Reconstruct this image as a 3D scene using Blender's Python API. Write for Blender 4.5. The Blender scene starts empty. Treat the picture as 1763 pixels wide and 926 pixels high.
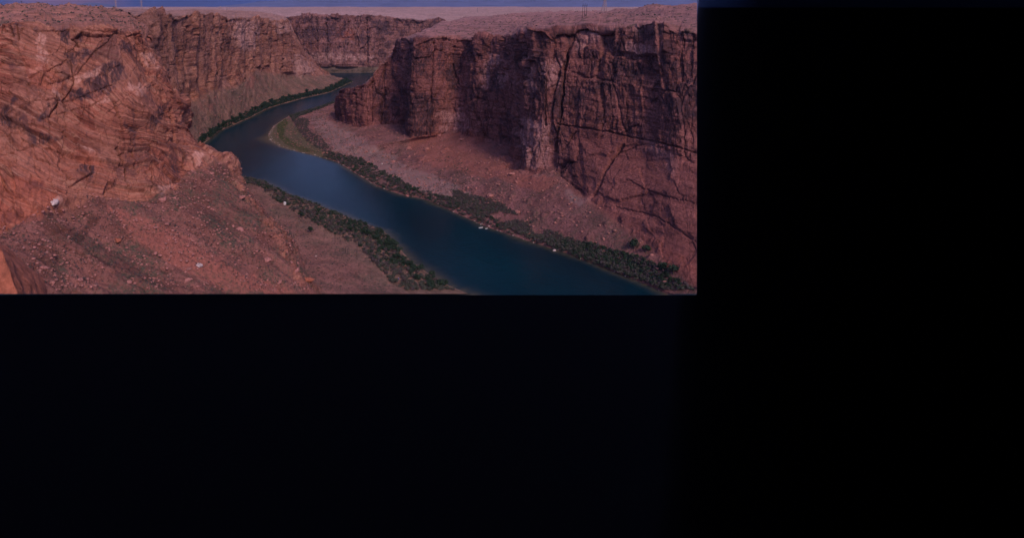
import bpy, math, random
import numpy as np
from mathutils import Vector

# ---------------------------------------------------------------- camera, world, sun
scene = bpy.context.scene
COL = scene.collection
W, H, F = 1763.0, 926.0, 1150.0
CX, CY, CZ = 600.0, 253.0, 210.0
PITCH = math.atan(241.0 / F)
cam_d = bpy.data.cameras.new("camera")
cam = bpy.data.objects.new("camera", cam_d); COL.objects.link(cam)
cam.location = (0, 0, CZ); cam.rotation_euler = (math.pi / 2 - PITCH, 0, 0)
cam_d.sensor_width = 36; cam_d.lens = F / W * 36
cam_d.shift_x = (W / 2 - CX) / W; cam_d.shift_y = -(H / 2 - CY) / W
cam_d.clip_start = 0.5; cam_d.clip_end = 60000
scene.camera = cam

SUN_EL, SUN_AZ = 42.0, 162.0          # azimuth clockwise from the view direction
w = bpy.data.worlds.new("World"); scene.world = w; w.use_nodes = True
nt = w.node_tree; nt.nodes.clear()
def wn(t): return nt.nodes.new(t)
sky = wn('ShaderNodeTexSky'); sky.sky_type = 'NISHITA'; sky.sun_disc = False
sky.sun_elevation = math.radians(SUN_EL); sky.sun_rotation = math.radians(SUN_AZ)
sky.air_density = 1.0; sky.dust_density = 1.2; sky.ozone_density = 3.0
tint = wn('ShaderNodeMixRGB'); tint.blend_type = 'MULTIPLY'; tint.inputs[0].default_value = 1
tint.inputs[2].default_value = (1.0, 0.78, 0.98, 1)      # evening storm light: mauve overcast
bg = wn('ShaderNodeBackground'); bg.inputs[1].default_value = 0.15
out = wn('ShaderNodeOutputWorld')
nt.links.new(sky.outputs[0], tint.inputs[1])
# storm cloud deck with a warm break near the horizon, ground side of the sky unlit
tc = wn('ShaderNodeTexCoord'); sx = wn('ShaderNodeSeparateXYZ'); nt.links.new(tc.outputs['Generated'], sx.inputs[0])
mp = wn('ShaderNodeMapping'); mp.inputs['Scale'].default_value = (3, 3, 14); nt.links.new(tc.outputs['Generated'], mp.inputs[0])
cn = wn('ShaderNodeTexNoise'); cn.inputs['Scale'].default_value = 1.6; cn.inputs['Detail'].default_value = 6
nt.links.new(mp.outputs[0], cn.inputs['Vector'])
cr = wn('ShaderNodeMapRange'); nt.links.new(cn.outputs['Fac'], cr.inputs['Value'])
cr.inputs['From Min'].default_value = .35; cr.inputs['From Max'].default_value = .65
cr.inputs['To Min'].default_value = .55; cr.inputs['To Max'].default_value = 1.0
cm = wn('ShaderNodeMixRGB'); cm.blend_type = 'MULTIPLY'; cm.inputs[0].default_value = 1
nt.links.new(tint.outputs[0], cm.inputs[1]); nt.links.new(cr.outputs[0], cm.inputs[2])
gz = wn('ShaderNodeMapRange'); nt.links.new(sx.outputs['Z'], gz.inputs['Value'])
gz.inputs['From Min'].default_value = -0.002; gz.inputs['From Max'].default_value = 0.0
gm = wn('ShaderNodeMixRGB'); gm.blend_type = 'MULTIPLY'; gm.inputs[0].default_value = 1
nt.links.new(cm.outputs[0], gm.inputs[1]); nt.links.new(gz.outputs[0], gm.inputs[2])
# the storm stands dark blue low over the land, dimmed further on the right by an added falloff
lo = wn('ShaderNodeMapRange'); nt.links.new(sx.outputs['Z'], lo.inputs['Value'])
lo.inputs['From Min'].default_value = 0.02; lo.inputs['From Max'].default_value = 0.30
lc = wn('ShaderNodeMixRGB'); nt.links.new(lo.outputs[0], lc.inputs[0])
lc.inputs[1].default_value = (0.045, 0.10, 0.36, 1); lc.inputs[2].default_value = (1, 1, 1, 1)
dt = wn('ShaderNodeVectorMath'); dt.operation = 'DOT_PRODUCT'; nt.links.new(tc.outputs['Generated'], dt.inputs[0])
dt.inputs[1].default_value = (math.sin(math.radians(39)), math.cos(math.radians(39)), 0)
db = wn('ShaderNodeMapRange'); nt.links.new(dt.outputs['Value'], db.inputs['Value'])  # added falloff that blacks out the right-hand sky
db.inputs['From Min'].default_value = math.cos(math.radians(22)); db.inputs['From Max'].default_value = math.cos(math.radians(8))
db.inputs['To Min'].default_value = 1; db.inputs['To Max'].default_value = .02
wd_ = wn('ShaderNodeVectorMath'); wd_.operation = 'DOT_PRODUCT'; nt.links.new(tc.outputs['Generated'], wd_.inputs[0])
wd_.inputs[1].default_value = (math.sin(math.radians(-22.3)), math.cos(math.radians(-22.3)), 0.0)
wr_ = wn('ShaderNodeMapRange'); nt.links.new(wd_.outputs['Value'], wr_.inputs['Value']); wr_.inputs['From Min'].default_value = math.cos(math.radians(5)); wr_.inputs['From Max'].default_value = 1
wr_.inputs['To Max'].default_value = 1.0
wm_ = wn('ShaderNodeMixRGB'); nt.links.new(wr_.outputs[0], wm_.inputs[0]); nt.links.new(lc.outputs[0], wm_.inputs[1]); wm_.inputs[2].default_value = (.34, .20, .30, 1); lc = wm_
g2 = wn('ShaderNodeMixRGB'); g2.blend_type = 'MULTIPLY'; g2.inputs[0].default_value = 1
nt.links.new(gm.outputs[0], g2.inputs[1]); nt.links.new(lc.outputs[0], g2.inputs[2])
g3 = wn('ShaderNodeMixRGB'); g3.blend_type = 'MULTIPLY'; g3.inputs[0].default_value = 1
nt.links.new(g2.outputs[0], g3.inputs[1]); nt.links.new(db.outputs[0], g3.inputs[2])
nt.links.new(g3.outputs[0], bg.inputs[0]); nt.links.new(bg.outputs[0], out.inputs[0])

sd = bpy.data.lights.new("sun", 'SUN'); sun = bpy.data.objects.new("sun", sd); COL.objects.link(sun)
sd.energy = 1.45; sd.angle = math.radians(11); sd.color = (1.0, 0.73, 0.58)
_e, _a = math.radians(SUN_EL), math.radians(SUN_AZ)
SDIR = Vector((math.sin(_a) * math.cos(_e), math.cos(_a) * math.cos(_e), math.sin(_e)))
sun.rotation_euler = SDIR.to_track_quat('Z', 'Y').to_euler()
scene.view_settings.view_transform = 'Standard'; scene.view_settings.look = 'None'
scene.view_settings.gamma = 1.0; scene.view_settings.exposure = 0.55
scene.render.engine = 'CYCLES'
scene.cycles.max_bounces = 4; scene.cycles.diffuse_bounces = 2; scene.cycles.volume_bounces = 0
scene.cycles.use_denoising = True

# ---------------------------------------------------------------- numeric helpers
cP, sP = math.cos(PITCH), math.sin(PITCH)
def ray(px, py):
    a = (px - CX) / F; b = (CY - py) / F
    return np.array([a, cP + b * sP, b * cP - sP])
def ptD(px, py, D):
    d = ray(px, py); return np.array([0, 0, CZ]) + d * (D / d[1])
def ptZ(px, py, z):
    d = ray(px, py); return np.array([0, 0, CZ]) + d * ((z - CZ) / d[2])
def proj(P):
    P = np.asarray(P, float); x = P[..., 0]; y = P[..., 1]; z = P[..., 2] - CZ
    fw = y * cP - z * sP; up = y * sP + z * cP
    fw = np.where(np.abs(fw) < 1e-6, 1e-6, fw)
    return CX + F * x / fw, CY - F * up / fw, fw
XMAX, YMAX = 1200.0, 506.0            # the part of the country the photograph shows
NR = np.array([-F, (XMAX - CX) * cP, -(XMAX - CX) * sP]); NR = NR / np.linalg.norm(NR)
def nbot():
    k = CY - YMAX                       # up - k/F*fw >= 0
    v = np.array([0, sP - k / F * cP, cP + k / F * sP]); return v / np.linalg.norm(v)
NB = nbot()
CAM = np.array([0, 0, CZ])

def hsh(ix, iy, iz=0, seed=0):
    ix = np.asarray(ix).astype(np.int64); iy = np.asarray(iy).astype(np.int64); iz = np.asarray(iz).astype(np.int64)
    h = (ix * 374761393 + iy * 668265263 + iz * 2147483647 + seed * 1274126177) & 0xFFFFFFFF
    h = ((h ^ (h >> 13)) * 1274126177) & 0xFFFFFFFF
    h = ((h ^ (h >> 16)) * 2246822519) & 0xFFFFFFFF
    h = h ^ (h >> 15)
    return (h & 0xFFFFFF) / float(0xFFFFFF)
def vnoise(x, y, z=0.0, seed=0):
    x = np.asarray(x, float); y = np.asarray(y, float); z = np.asarray(z, float) + 0 * x
    fx, fy, fz = np.floor(x), np.floor(y), np.floor(z)
    tx, ty, tz = x - fx, y - fy, z - fz
    tx = tx * tx * (3 - 2 * tx); ty = ty * ty * (3 - 2 * ty); tz = tz * tz * (3 - 2 * tz)
    r = 0
    for i in (0, 1):
        for j in (0, 1):
            for k in (0, 1):
                wgt = (tx if i else 1 - tx) * (ty if j else 1 - ty) * (tz if k else 1 - tz)
                r = r + wgt * hsh(fx + i, fy + j, fz + k, seed)
    return r * 2 - 1
def fbm(x, y, z=0.0, o=4, seed=0, g=0.5):
    a = 1.0; r = 0; s = 0
    for i in range(o):
        r = r + a * vnoise(x, y, z, seed + i * 17); s += a; a *= g
        x = x * 2.03; y = y * 2.03; z = z * 2.03
    return r / s
def worley(x, y, seed=0, jit=0.85):
    fx, fy = np.floor(x), np.floor(y)
    f1 = np.full(x.shape, 9.0); f2 = np.full(x.shape, 9.0); idv = np.zeros(x.shape)
    for i in (-1, 0, 1):
        for j in (-1, 0, 1):
            cx, cy = fx + i, fy + j
            qx = cx + .5 + jit * (hsh(cx, cy, 1, seed) - .5); qy = cy + .5 + jit * (hsh(cx, cy, 2, seed) - .5)
            d = np.maximum(np.abs(x - qx), np.abs(y - qy) * 1.0) * 0.75 + 0.25 * np.hypot(x - qx, y - qy)
            idn = hsh(cx, cy, 3, seed)
            closer = d < f1
            f2 = np.where(closer, f1, np.minimum(f2, d)); idv = np.where(closer, idn, idv); f1 = np.where(closer, d, f1)
    return f1, f2, idv
def sstep(a, b, x):
    t = np.clip((x - a) / (b - a), 0, 1); return t * t * (3 - 2 * t)

# ---------------------------------------------------------------- object helpers
def mark(o, label=None, cat=None, group=None, kind=None):
    if label: o['label'] = label
    if cat: o['category'] = cat
    if group: o['group'] = group
    if kind: o['kind'] = kind
    return o
def link(name, me, mat=None, parent=None):
    o = bpy.data.objects.new(name, me); COL.objects.link(o)
    if mat: me.materials.append(mat)
    if parent: o.parent = parent
    return o
def mesh_np(name, V, Q, attrs=None):
    """V (n,3), Q (m,k) with k 3 or 4"""
    V = np.ascontiguousarray(V, dtype=np.float32); Q = np.ascontiguousarray(Q, dtype=np.int32)
    me = bpy.data.meshes.new(name); k = Q.shape[1]
    me.vertices.add(len(V)); me.vertices.foreach_set('co', V.ravel())
    me.loops.add(Q.size); me.loops.foreach_set('vertex_index', Q.ravel())
    me.polygons.add(len(Q)); me.polygons.foreach_set('loop_start', np.arange(0, Q.size, k, dtype=np.int32))
    if attrs:
        for an, av in attrs.items():
            a = me.attributes.new(an, 'FLOAT_VECTOR', 'POINT')
            a.data.foreach_set('vector', np.ascontiguousarray(av, dtype=np.float32).ravel())
    me.update(calc_edges=True); me.validate()
    return me

def clip_quads(V, Q):
    """keep what lies inside the photographed ground; slide straddling corners onto the limit"""
    V = V.copy()
    for N in (NR, NB):
        d = (V - CAM) @ N
        ins = d > 0
        k = ins[Q].sum(1)
        Q = Q[k > 0]
        used = np.zeros(len(V), bool); used[Q.ravel()] = True
        mv = used & ~ins
        V[mv] -= d[mv][:, None] * N
    return V, Q
def compact(V, Q, attrs):
    used = np.zeros(len(V), bool); used[Q.ravel()] = True
    idx = np.cumsum(used) - 1
    return V[used], idx[Q], {k: a[used] for k, a in attrs.items()}

def catmull(C, divs, axis=0, linear=False):
    C = np.moveaxis(np.asarray(C, float), axis, 0); n = len(C); out = []; par = []
    for i in range(n - 1):
        p1, p2 = C[i], C[i + 1]
        p0 = C[i - 1] if i > 0 else 2 * p1 - p2
        p3 = C[i + 2] if i + 2 < n else 2 * p2 - p1
        for k in range(divs[i]):
            t = k / divs[i]
            if linear: q = p1 * (1 - t) + p2 * t
            else:
                m1 = (p2 - p0) * .5 * .7; m2 = (p3 - p1) * .5 * .7
                q = ((2 * t**3 - 3 * t**2 + 1) * p1 + (t**3 - 2 * t**2 + t) * m1 + (-2 * t**3 + 3 * t**2) * p2 + (t**3 - t**2) * m2)
            out.append(q); par.append(i + t)
    out.append(C[-1]); par.append(n - 1.0)
    return np.moveaxis(np.array(out), 0, axis), np.array(par)

CRACKS = {
 'right_canyon_wall': [([(980,86),(972,120),(962,200),(955,262)],2.2,9),([(932,56),(936,110),(938,216)],2.0,8),([(911,95),(905,130),(916,205)],1.2,5),
   ([(1048,92),(1046,170)],1.0,4),([(1072,248),(1052,272),(1036,305),(1021,337)],2.4,8),([(955,214),(1010,221),(1062,229),(1094,212)],1.3,4),
   ([(700,75),(702,140),(692,225)],1.6,5),([(748,70),(744,140),(742,232)],1.3,5),([(780,110),(790,150),(786,220)],1.2,5),([(823,80),(822,150),(828,235)],1.5,6),
   ([(662,110),(664,150),(656,214)],1.5,5),([(640,140),(640,212)],1.2,5),([(612,160),(611,205)],1.2,5),([(884,200),(888,290)],1.5,6),([(1003,60),(998,110)],1,3),
   ([(1011,90),(1012,150)],1,3),([(1128,100),(1136,130),(1110,160)],1,3),([(1060,230),(1110,240),(1200,262)],1.3,4),([(960,262),(963,300),(1000,330)],1.4,4),
   ([(1080,310),(1120,330),(1200,352)],.9,2.5),([(1060,355),(1130,372),(1200,415)],.9,2.5),([(1098,250),(1060,262)],1,3),([(860,225),(870,262)],1.2,5),
   ([(868,70),(880,120),(884,190)],1.2,4),([(765,66),(764,100),(772,140)],1.1,4),([(990,228),(965,262)],1,4)],
 'near_left_cliff': [([(124,66),(140,60),(186,68)],2.4,6),([(124,68),(136,78)],2.0,5),([(176,160),(200,190),(222,230),(238,296)],1.8,4),([(290,190),(298,210),(312,262),(318,290)],2.0,5),
   ([(120,105),(128,140),(112,168)],1.2,3),([(0,150),(50,138),(100,112),(126,100)],1.0,2.5),([(0,205),(60,180),(120,168),(190,150)],1.2,3.5),([(60,215),(120,190),(175,172)],1.0,2.5),
   ([(100,176),(84,205)],1.6,4),([(0,262),(50,250),(120,262)],1.2,3),([(150,275),(158,300),(120,320)],1.3,3),([(245,70),(262,110),(272,160),(300,185)],1.1,3),
   ([(240,60),(200,64),(150,52)],1.2,3),([(20,42),(24,66)],2.0,5),([(35,48),(33,72)],1.5,4),([(200,255),(215,280),(222,320)],1.5,4),([(106,290),(122,308)],1.6,4),
   ([(0,232),(60,222),(112,238)],1.1,3),([(255,250),(262,290),(258,330)],1.2,3)],
 'upstream_canyon_wall': [([(330,45),(328,120)],1.2,6),([(300,60),(306,110)],1,6),([(386,60),(384,120)],1.2,7),([(423,70),(426,112)],1.2,7),([(452,45),(450,110)],1.2,8),([(483,48),(482,120)],1.2,8),([(500,60),(505,125)],1.2,8),([(365,30),(372,80)],1.2,6),([(408,40),(402,100)],1.2,6)],
 'far_canyon_wall': [([(563,32),(564,110)],1,9),([(632,30),(634,110)],1,9),([(600,35),(598,80)],.8,7),([(520,40),(522,100)],.8,7),([(680,34),(678,60)],.8,7),([(545,32),(548,70)],.8,7)],
}
def cracks(name, P):
    r = np.zeros(P.shape[:2])
    if name not in CRACKS: return r
    px, py, fw = proj(P)
    n1 = fbm(P[..., 0] / 6, P[..., 1] / 6, P[..., 2] / 9, seed=971, o=4) * 4.5; n2 = fbm(P[..., 0] / 6, P[..., 1] / 6, P[..., 2] / 9, seed=981, o=3) * 3
    px = px + n1; py = py + n2
    for pl, wd, dp in CRACKS[name]:
        L = len(pl) - 1
        for i, ((x1, y1), (x2, y2)) in enumerate(zip(pl[:-1], pl[1:])):
            m = (px > min(x1, x2) - 8) & (px < max(x1, x2) + 8) & (py > min(y1, y2) - 8) & (py < max(y1, y2) + 8)
            if not m.any(): continue
            dx, dy = x2 - x1, y2 - y1; t = np.clip(((px[m] - x1) * dx + (py[m] - y1) * dy) / (dx * dx + dy * dy), 0, 1)
            d = np.hypot(px[m] - x1 - t * dx, py[m] - y1 - t * dy)
            r[m] = np.maximum(r[m], dp * np.clip(1.25 - d / wd, 0, 1))
    return r

PATCHES = []
class Patch: pass
def sweep(name, G, udiv, vdiv, disp, mat, smooth_v=None, clip=True, soft=0):
    """G: [station][row] control points.  u runs over the stations, v over the rows."""
    G = np.array(G, float)
    A, up = catmull(G, udiv, 0)
    B, vp = catmull(A, vdiv, 1, linear=(smooth_v is None))
    P = B                                              # (nu, nv, 3)
    nu, nv = P.shape[:2]
    if soft:                                           # ease the debris rows from station to station
        wv_ = np.clip((soft - vp) / .5, 0, 1)[None, :, None]
        for _ in range(60):
            Pm = P.copy(); Pm[1:-1] = (P[:-2] + 2 * P[1:-1] + P[2:]) / 4; P = P * (1 - wv_) + Pm * wv_
    du = np.gradient(P, axis=0); dv = np.gradient(P, axis=1)
    N = np.cross(du, dv); L = np.linalg.norm(N, axis=2, keepdims=True); N = N / np.maximum(L, 1e-9)
    for _ in range(6):                                 # soften the base normals
        N[1:-1] = (N[:-2] + N[1:-1] * 2 + N[2:]) / 4; N[:, 1:-1] = (N[:, :-2] + N[:, 1:-1] * 2 + N[:, 2:]) / 4
    N = N / np.maximum(np.linalg.norm(N, axis=2, keepdims=True), 1e-9)
    mid = P[:, nv // 2, :2]
    s = np.concatenate([[0], np.cumsum(np.linalg.norm(np.diff(mid, axis=0), axis=1))])
    S = np.repeat(s[:, None], nv, 1); VP = np.repeat(vp[None], nu, 0); UP = np.repeat(up[:, None], nv, 1)
    p = Patch(); p.P0 = P; p.N = N; p.S = S; p.VP = VP; p.UP = UP
    p.bed = np.stack([S, VP, P[..., 2]], -1); off, tag = disp(p)                                 # off (nu,nv) along the normal ; tag (nu,nv,3) surface kind
    off = off - cracks(name, P)
    Q3 = P + N * off[..., None]
    p.P = Q3; p.tag = tag; p.name = name
    idx = np.arange(nu * nv).reshape(nu, nv)
    Q = np.stack([idx[:-1, :-1], idx[1:, :-1], idx[1:, 1:], idx[:-1, 1:]], -1).reshape(-1, 4)
    V = Q3.reshape(-1, 3)
    att = {'tag': tag.reshape(-1, 3), 'sz': np.stack([S, VP, Q3[..., 2]], -1).reshape(-1, 3), 'bed': p.bed.reshape(-1, 3), 'stain_shade': stains_and_shade(name, Q3).reshape(-1, 3), 'bar': sandbar(name, Q3).reshape(-1, 3)}
    if clip: V, Q = clip_quads(V, Q)
    V, Q, att = compact(V, Q, att)
    me = mesh_np(name, V, Q, att)
    o = link(name, me, mat); o['kind'] = 'structure'
    p.obj = o; p.px, p.py, p.fw = proj(p.P); PATCHES.append(p)
    return p
def hit(px, py, names=None, r=2.5):
    best = None
    for p in PATCHES:
        if names and p.name not in names: continue
        m = (np.abs(p.px - px) < r) & (np.abs(p.py - py) < r) & (p.fw > 1)
        if m.any():
            i = np.argmin(np.where(m, p.fw, 1e9)); d = p.fw.ravel()[i]
            if best is None or d < best[0]: best = (d, p.P.reshape(-1, 3)[i].copy())
    return None if best is None else best[1]

# ---------------------------------------------------------------- materials
class NT:
    def __init__(s, name):
        s.m = bpy.data.materials.new(name); s.m.use_nodes = True; s.t = s.m.node_tree; s.t.nodes.clear()
        s.o = s.n('ShaderNodeOutputMaterial'); s.b = s.n('ShaderNodeBsdfPrincipled'); s.l(s.b.outputs[0], s.o.inputs[0])
        s.b.inputs['Roughness'].default_value = .9; s.b.inputs['Specular IOR Level'].default_value = .15
    def n(s, t, **k):
        x = s.t.nodes.new(t)
        for a, b in k.items(): setattr(x, a, b)
        return x
    def l(s, a, b): s.t.links.new(a, b)
    def attr(s, name): return s.n('ShaderNodeAttribute', attribute_name=name)
    def pos(s): return s.n('ShaderNodeNewGeometry').outputs['Position']
    def map(s, v, sc, rot=(0, 0, 0), loc=(0, 0, 0)):
        m = s.n('ShaderNodeMapping'); s.l(v, m.inputs[0]); m.inputs['Scale'].default_value = sc
        m.inputs['Rotation'].default_value = rot; m.inputs['Location'].default_value = loc; return m.outputs[0]
    def noise(s, v, sc=1, det=5, rough=.55, dist=0):
        m = s.n('ShaderNodeTexNoise'); s.l(v, m.inputs['Vector']); m.inputs['Scale'].default_value = sc
        m.inputs['Detail'].default_value = det; m.inputs['Roughness'].default_value = rough
        m.inputs['Distortion'].default_value = dist; return m.outputs['Fac']
    def ramp(s, f, stops):
        m = s.n('ShaderNodeValToRGB'); s.l(f, m.inputs[0]); e = m.color_ramp.elements
        while len(e) < len(stops): e.new(.5)
        for i, (p, c) in enumerate(stops):
            e[i].position = p; e[i].color = (*c, 1) if len(c) == 3 else c
        return m.outputs[0]
    def rng(s, f, a, b, c=0, d=1):
        m = s.n('ShaderNodeMapRange'); s.l(f, m.inputs['Value'])
        for k, v in zip(('From Min', 'From Max', 'To Min', 'To Max'), (a, b, c, d)): m.inputs[k].default_value = v
        return m.outputs[0]
    def mix(s, f, a, b, mode='MIX'):
        m = s.n('ShaderNodeMixRGB', blend_type=mode)
        for i, v in zip((0, 1, 2), (f, a, b)):
            if isinstance(v, (int, float)): m.inputs[i].default_value = v
            elif isinstance(v, tuple): m.inputs[i].default_value = (*v, 1)
            else: s.l(v, m.inputs[i])
        return m.outputs[0]
    def math(s, op, a, b=0.0):
        m = s.n('ShaderNodeMath', operation=op)
        for i, v in enumerate((a, b)):
            if isinstance(v, (int, float)): m.inputs[i].default_value = v
            else: s.l(v, m.inputs[i])
        return m.outputs[0]
    def bump(s, h, dist, strength=1.0):
        m = s.n('ShaderNodeBump'); s.l(h, m.inputs['Height']); m.inputs['Distance'].default_value = dist
        m.inputs['Strength'].default_value = strength; s.l(m.outputs[0], s.b.inputs['Normal']); return m

def rock_material(name, c_lo, c_mid, c_hi, varnish=.5, bed=(.012, .3), talus=(.20, .085, .075),
                  plate=(.30, .17, .15), green=.4, grit=1.0, pale=(.42, .28, .25), vth=(.52, .56), joints=1.0, usebed=True, ribs=.3):
    k = NT(name); P = k.pos(); T = k.attr('tag').outputs['Vector']
    Z = k.attr('sz').outputs['Vector']; B = k.attr('bed').outputs['Vector'] if usebed else P
    ts = k.n('ShaderNodeSeparateXYZ'); k.l(T, ts.inputs[0])
    # beds
    st = k.noise(k.map(B, (bed[0], 0, bed[1] * .4)), 1.0, 9, .66, .9)
    base = k.ramp(st, [(.30, c_lo), (.44, c_mid), (.56, tuple(.6 * x + .4 * y for x, y in zip(c_mid, c_hi))), (.70, c_hi)])
    fl = k.noise(k.map(B, (bed[0] * 2.2, 0, bed[1] * 3.2)), 1.0, 6, .65, .5)
    base = k.mix(k.rng(fl, .49, .57, 0, .72), base, tuple(x * .50 for x in c_lo))
    fh = k.noise(k.map(B, (bed[0] * 3, 0, bed[1] * 2.3), loc=(31, 0, 7)), 1.0, 5, .6, .4)
    base = k.mix(k.rng(fh, .53, .61, 0, .60), base, tuple(min(.6, x * 1.25) for x in c_hi))
    big = k.noise(k.map(P, (.014, .014, .018)), 1.0, 5, .65)
    base = k.mix(k.rng(big, .42, .60, 0, .55), base, pale)
    # desert varnish: dark sheets and streaks hanging from the ledges
    vn = k.noise(k.map(Z, (.045, 0.0, .032)), 1.0, 9, .70, .7)
    vs = k.noise(k.map(Z, (.30, 0.0, .02)), 1.0, 5, .65, .3)
    vv = k.math('ADD', k.math('MULTIPLY', vn, .84), k.math('MULTIPLY', vs, .16))
    vf = k.math('MULTIPLY', k.rng(vv, vth[0], vth[1], 0, varnish), k.rng(ts.outputs[0], 0, 1, 1, .12))
    base = k.mix(vf, base, (.050, .034, .048))
    vb = k.n('ShaderNodeTexVoronoi'); k.l(k.map(Z, (.085, 0, .05)), vb.inputs['Vector']); vb.inputs['Scale'].default_value = 1
    sc_ = k.n('ShaderNodeSeparateXYZ'); k.l(vb.outputs['Color'], sc_.inputs[0])
    base = k.mix(k.rng(sc_.outputs[0], .2, 1, 0, .38 * joints), base, tuple(x * .5 for x in c_lo))
    base = k.mix(k.rng(sc_.outputs[1], .6, 1, 0, .40 * joints), base, tuple(min(.6, x * 1.1) for x in c_hi))
    SN = k.n('ShaderNodeSeparateXYZ'); k.l(k.attr('stain_shade').outputs['Vector'], SN.inputs[0])
    br_ = k.noise(k.map(Z, (.35, 0, .12)), 1.0, 7, .7, .4)
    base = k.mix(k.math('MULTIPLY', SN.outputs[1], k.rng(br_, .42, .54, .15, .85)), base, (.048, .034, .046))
    base = k.mix(k.math('MULTIPLY', SN.outputs[0], k.rng(br_, .40, .55, .15, .75)), base, tuple(min(.75, x * 1.45 + .10) for x in pale))
    base = k.mix(k.math('MULTIPLY', SN.outputs[2], .45), base, (.50, .15, .09))
    base = k.mix(k.math('MULTIPLY', ts.outputs[0], .62), base, k.ramp(st, [(.35, (.25, .085, .075)), (.6, (.44, .165, .14))]))
    # joints
    if joints:
        for sc, zz, w_, am in ((.075, .022, .035, .8), (.22, .07, .05, .55)):
            vo = k.n('ShaderNodeTexVoronoi', feature='DISTANCE_TO_EDGE'); wz_ = k.n('ShaderNodeVectorMath', operation='ADD')
            cn_ = k.n('ShaderNodeTexNoise'); cn_.inputs['Scale'].default_value = .08; cn_.inputs['Detail'].default_value = 4; k.l(P, cn_.inputs['Vector'])
            sv = k.n('ShaderNodeVectorMath', operation='SCALE'); k.l(cn_.outputs['Color'], sv.inputs[0]); sv.inputs['Scale'].default_value = 9 * am
            k.l(Z, wz_.inputs[0]); k.l(sv.outputs[0], wz_.inputs[1])
            k.l(k.map(wz_.outputs[0], (sc, 0, zz)), vo.inputs['Vector']); vo.inputs['Scale'].default_value = 1
            jm = k.rng(k.noise(P, .03, 3, .5), .45, .55, 0, am * joints)
            jf = k.math('MULTIPLY', k.math('MULTIPLY', k.rng(vo.outputs['Distance'], 0, w_, 1, 0), jm), k.rng(ts.outputs[0], 0, 1, 1, .15))
            base = k.mix(k.math('MULTIPLY', jf, k.rng(ts.outputs[0], 0, 1, 1, .4)), base, tuple(x * .22 for x in c_lo))
    sp = k.noise(P, .45, 8, .78)
    base = k.mix(k.rng(sp, .36, .56, .75 * grit, 0), base, tuple(x * .38 for x in c_lo))
    base = k.mix(k.rng(sp, .60, .72, 0, .35), base, tuple(min(.6, x * 1.2) for x in c_hi))
    # talus
    tn = k.noise(P, .04, 9, .68); tf = k.noise(P, .5, 7, .8)
    tb = k.ramp(tn, [(.34, tuple(x * .62 for x in talus)), (.5, talus), (.64, tuple(min(1, x * 1.35) for x in talus))])
    tb = k.mix(k.rng(tf, .50, .58, 0, .75), tb, tuple(x * .32 for x in talus))
    rb = k.noise(k.map(P, (.008, .075, .01), (0, 0, math.radians(7))), 1.0, 8, .68, .3)
    tb = k.mix(k.rng(rb, .50, .60, 0, .55 * ribs), tb, tuple(x * .50 for x in talus))
    tb = k.mix(k.rng(rb, .47, .40, 0, .50 * ribs), tb, tuple(min(.6, x * 1.5) for x in talus))
    gn = k.noise(P, .030, 9, .75)
    gs = k.noise(P, .45, 6, .78)
    gm = k.math('MULTIPLY', k.rng(gn, .45, .56), k.rng(gs, .44, .54))
    tb = k.mix(k.math('MULTIPLY', gm, green), tb, (.065, .075, .050))
    pt = k.rng(k.noise(P, .8, 5, .7), .60, .66, 0, .6)
    tb = k.mix(pt, tb, tuple(min(.6, x * 1.7) for x in talus))
    tb = k.mix(k.math('MULTIPLY', SN.outputs[0], k.rng(tf, .44, .56, .05, .55)), tb, (.42, .32, .30))
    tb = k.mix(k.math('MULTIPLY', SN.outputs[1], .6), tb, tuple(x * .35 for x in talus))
    tb = k.mix(k.math('MULTIPLY', SN.outputs[2], k.rng(tf, .40, .60, .75, .2)), tb, (.40, .135, .10))
    # plateau slickrock with scrub dots
    pn = k.noise(k.map(P, (.012, .012, .55)), 1.0, 9, .74, .9)
    pb = k.ramp(pn, [(.32, tuple(x * .42 for x in plate)), (.46, plate), (.66, tuple(min(1, x * 1.35) for x in plate))])
    pg = k.noise(P, .10, 8, .8)
    pb = k.mix(k.rng(pg, .50, .58, 0, .7), pb, (.070, .065, .045))
    bs = k.n('ShaderNodeSeparateXYZ'); k.l(k.attr('bar').outputs['Vector'], bs.inputs[0])
    tb = k.mix(bs.outputs[0], tb, k.ramp(tf, [(.4, (.065, .062, .030)), (.6, (.19, .14, .085))]))
    c = k.mix(ts.outputs[1], base, tb)
    c = k.mix(ts.outputs[2], c, pb)
    k.l(c, k.b.inputs['Base Color'])
    hb = k.math('ADD', k.math('MULTIPLY', fl, 1.3), k.math('MULTIPLY', sp, 2.0))
    k.bump(hb, 1.8 * grit, .9)
    k.b.inputs['Roughness'].default_value = .95
    return k.m

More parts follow.
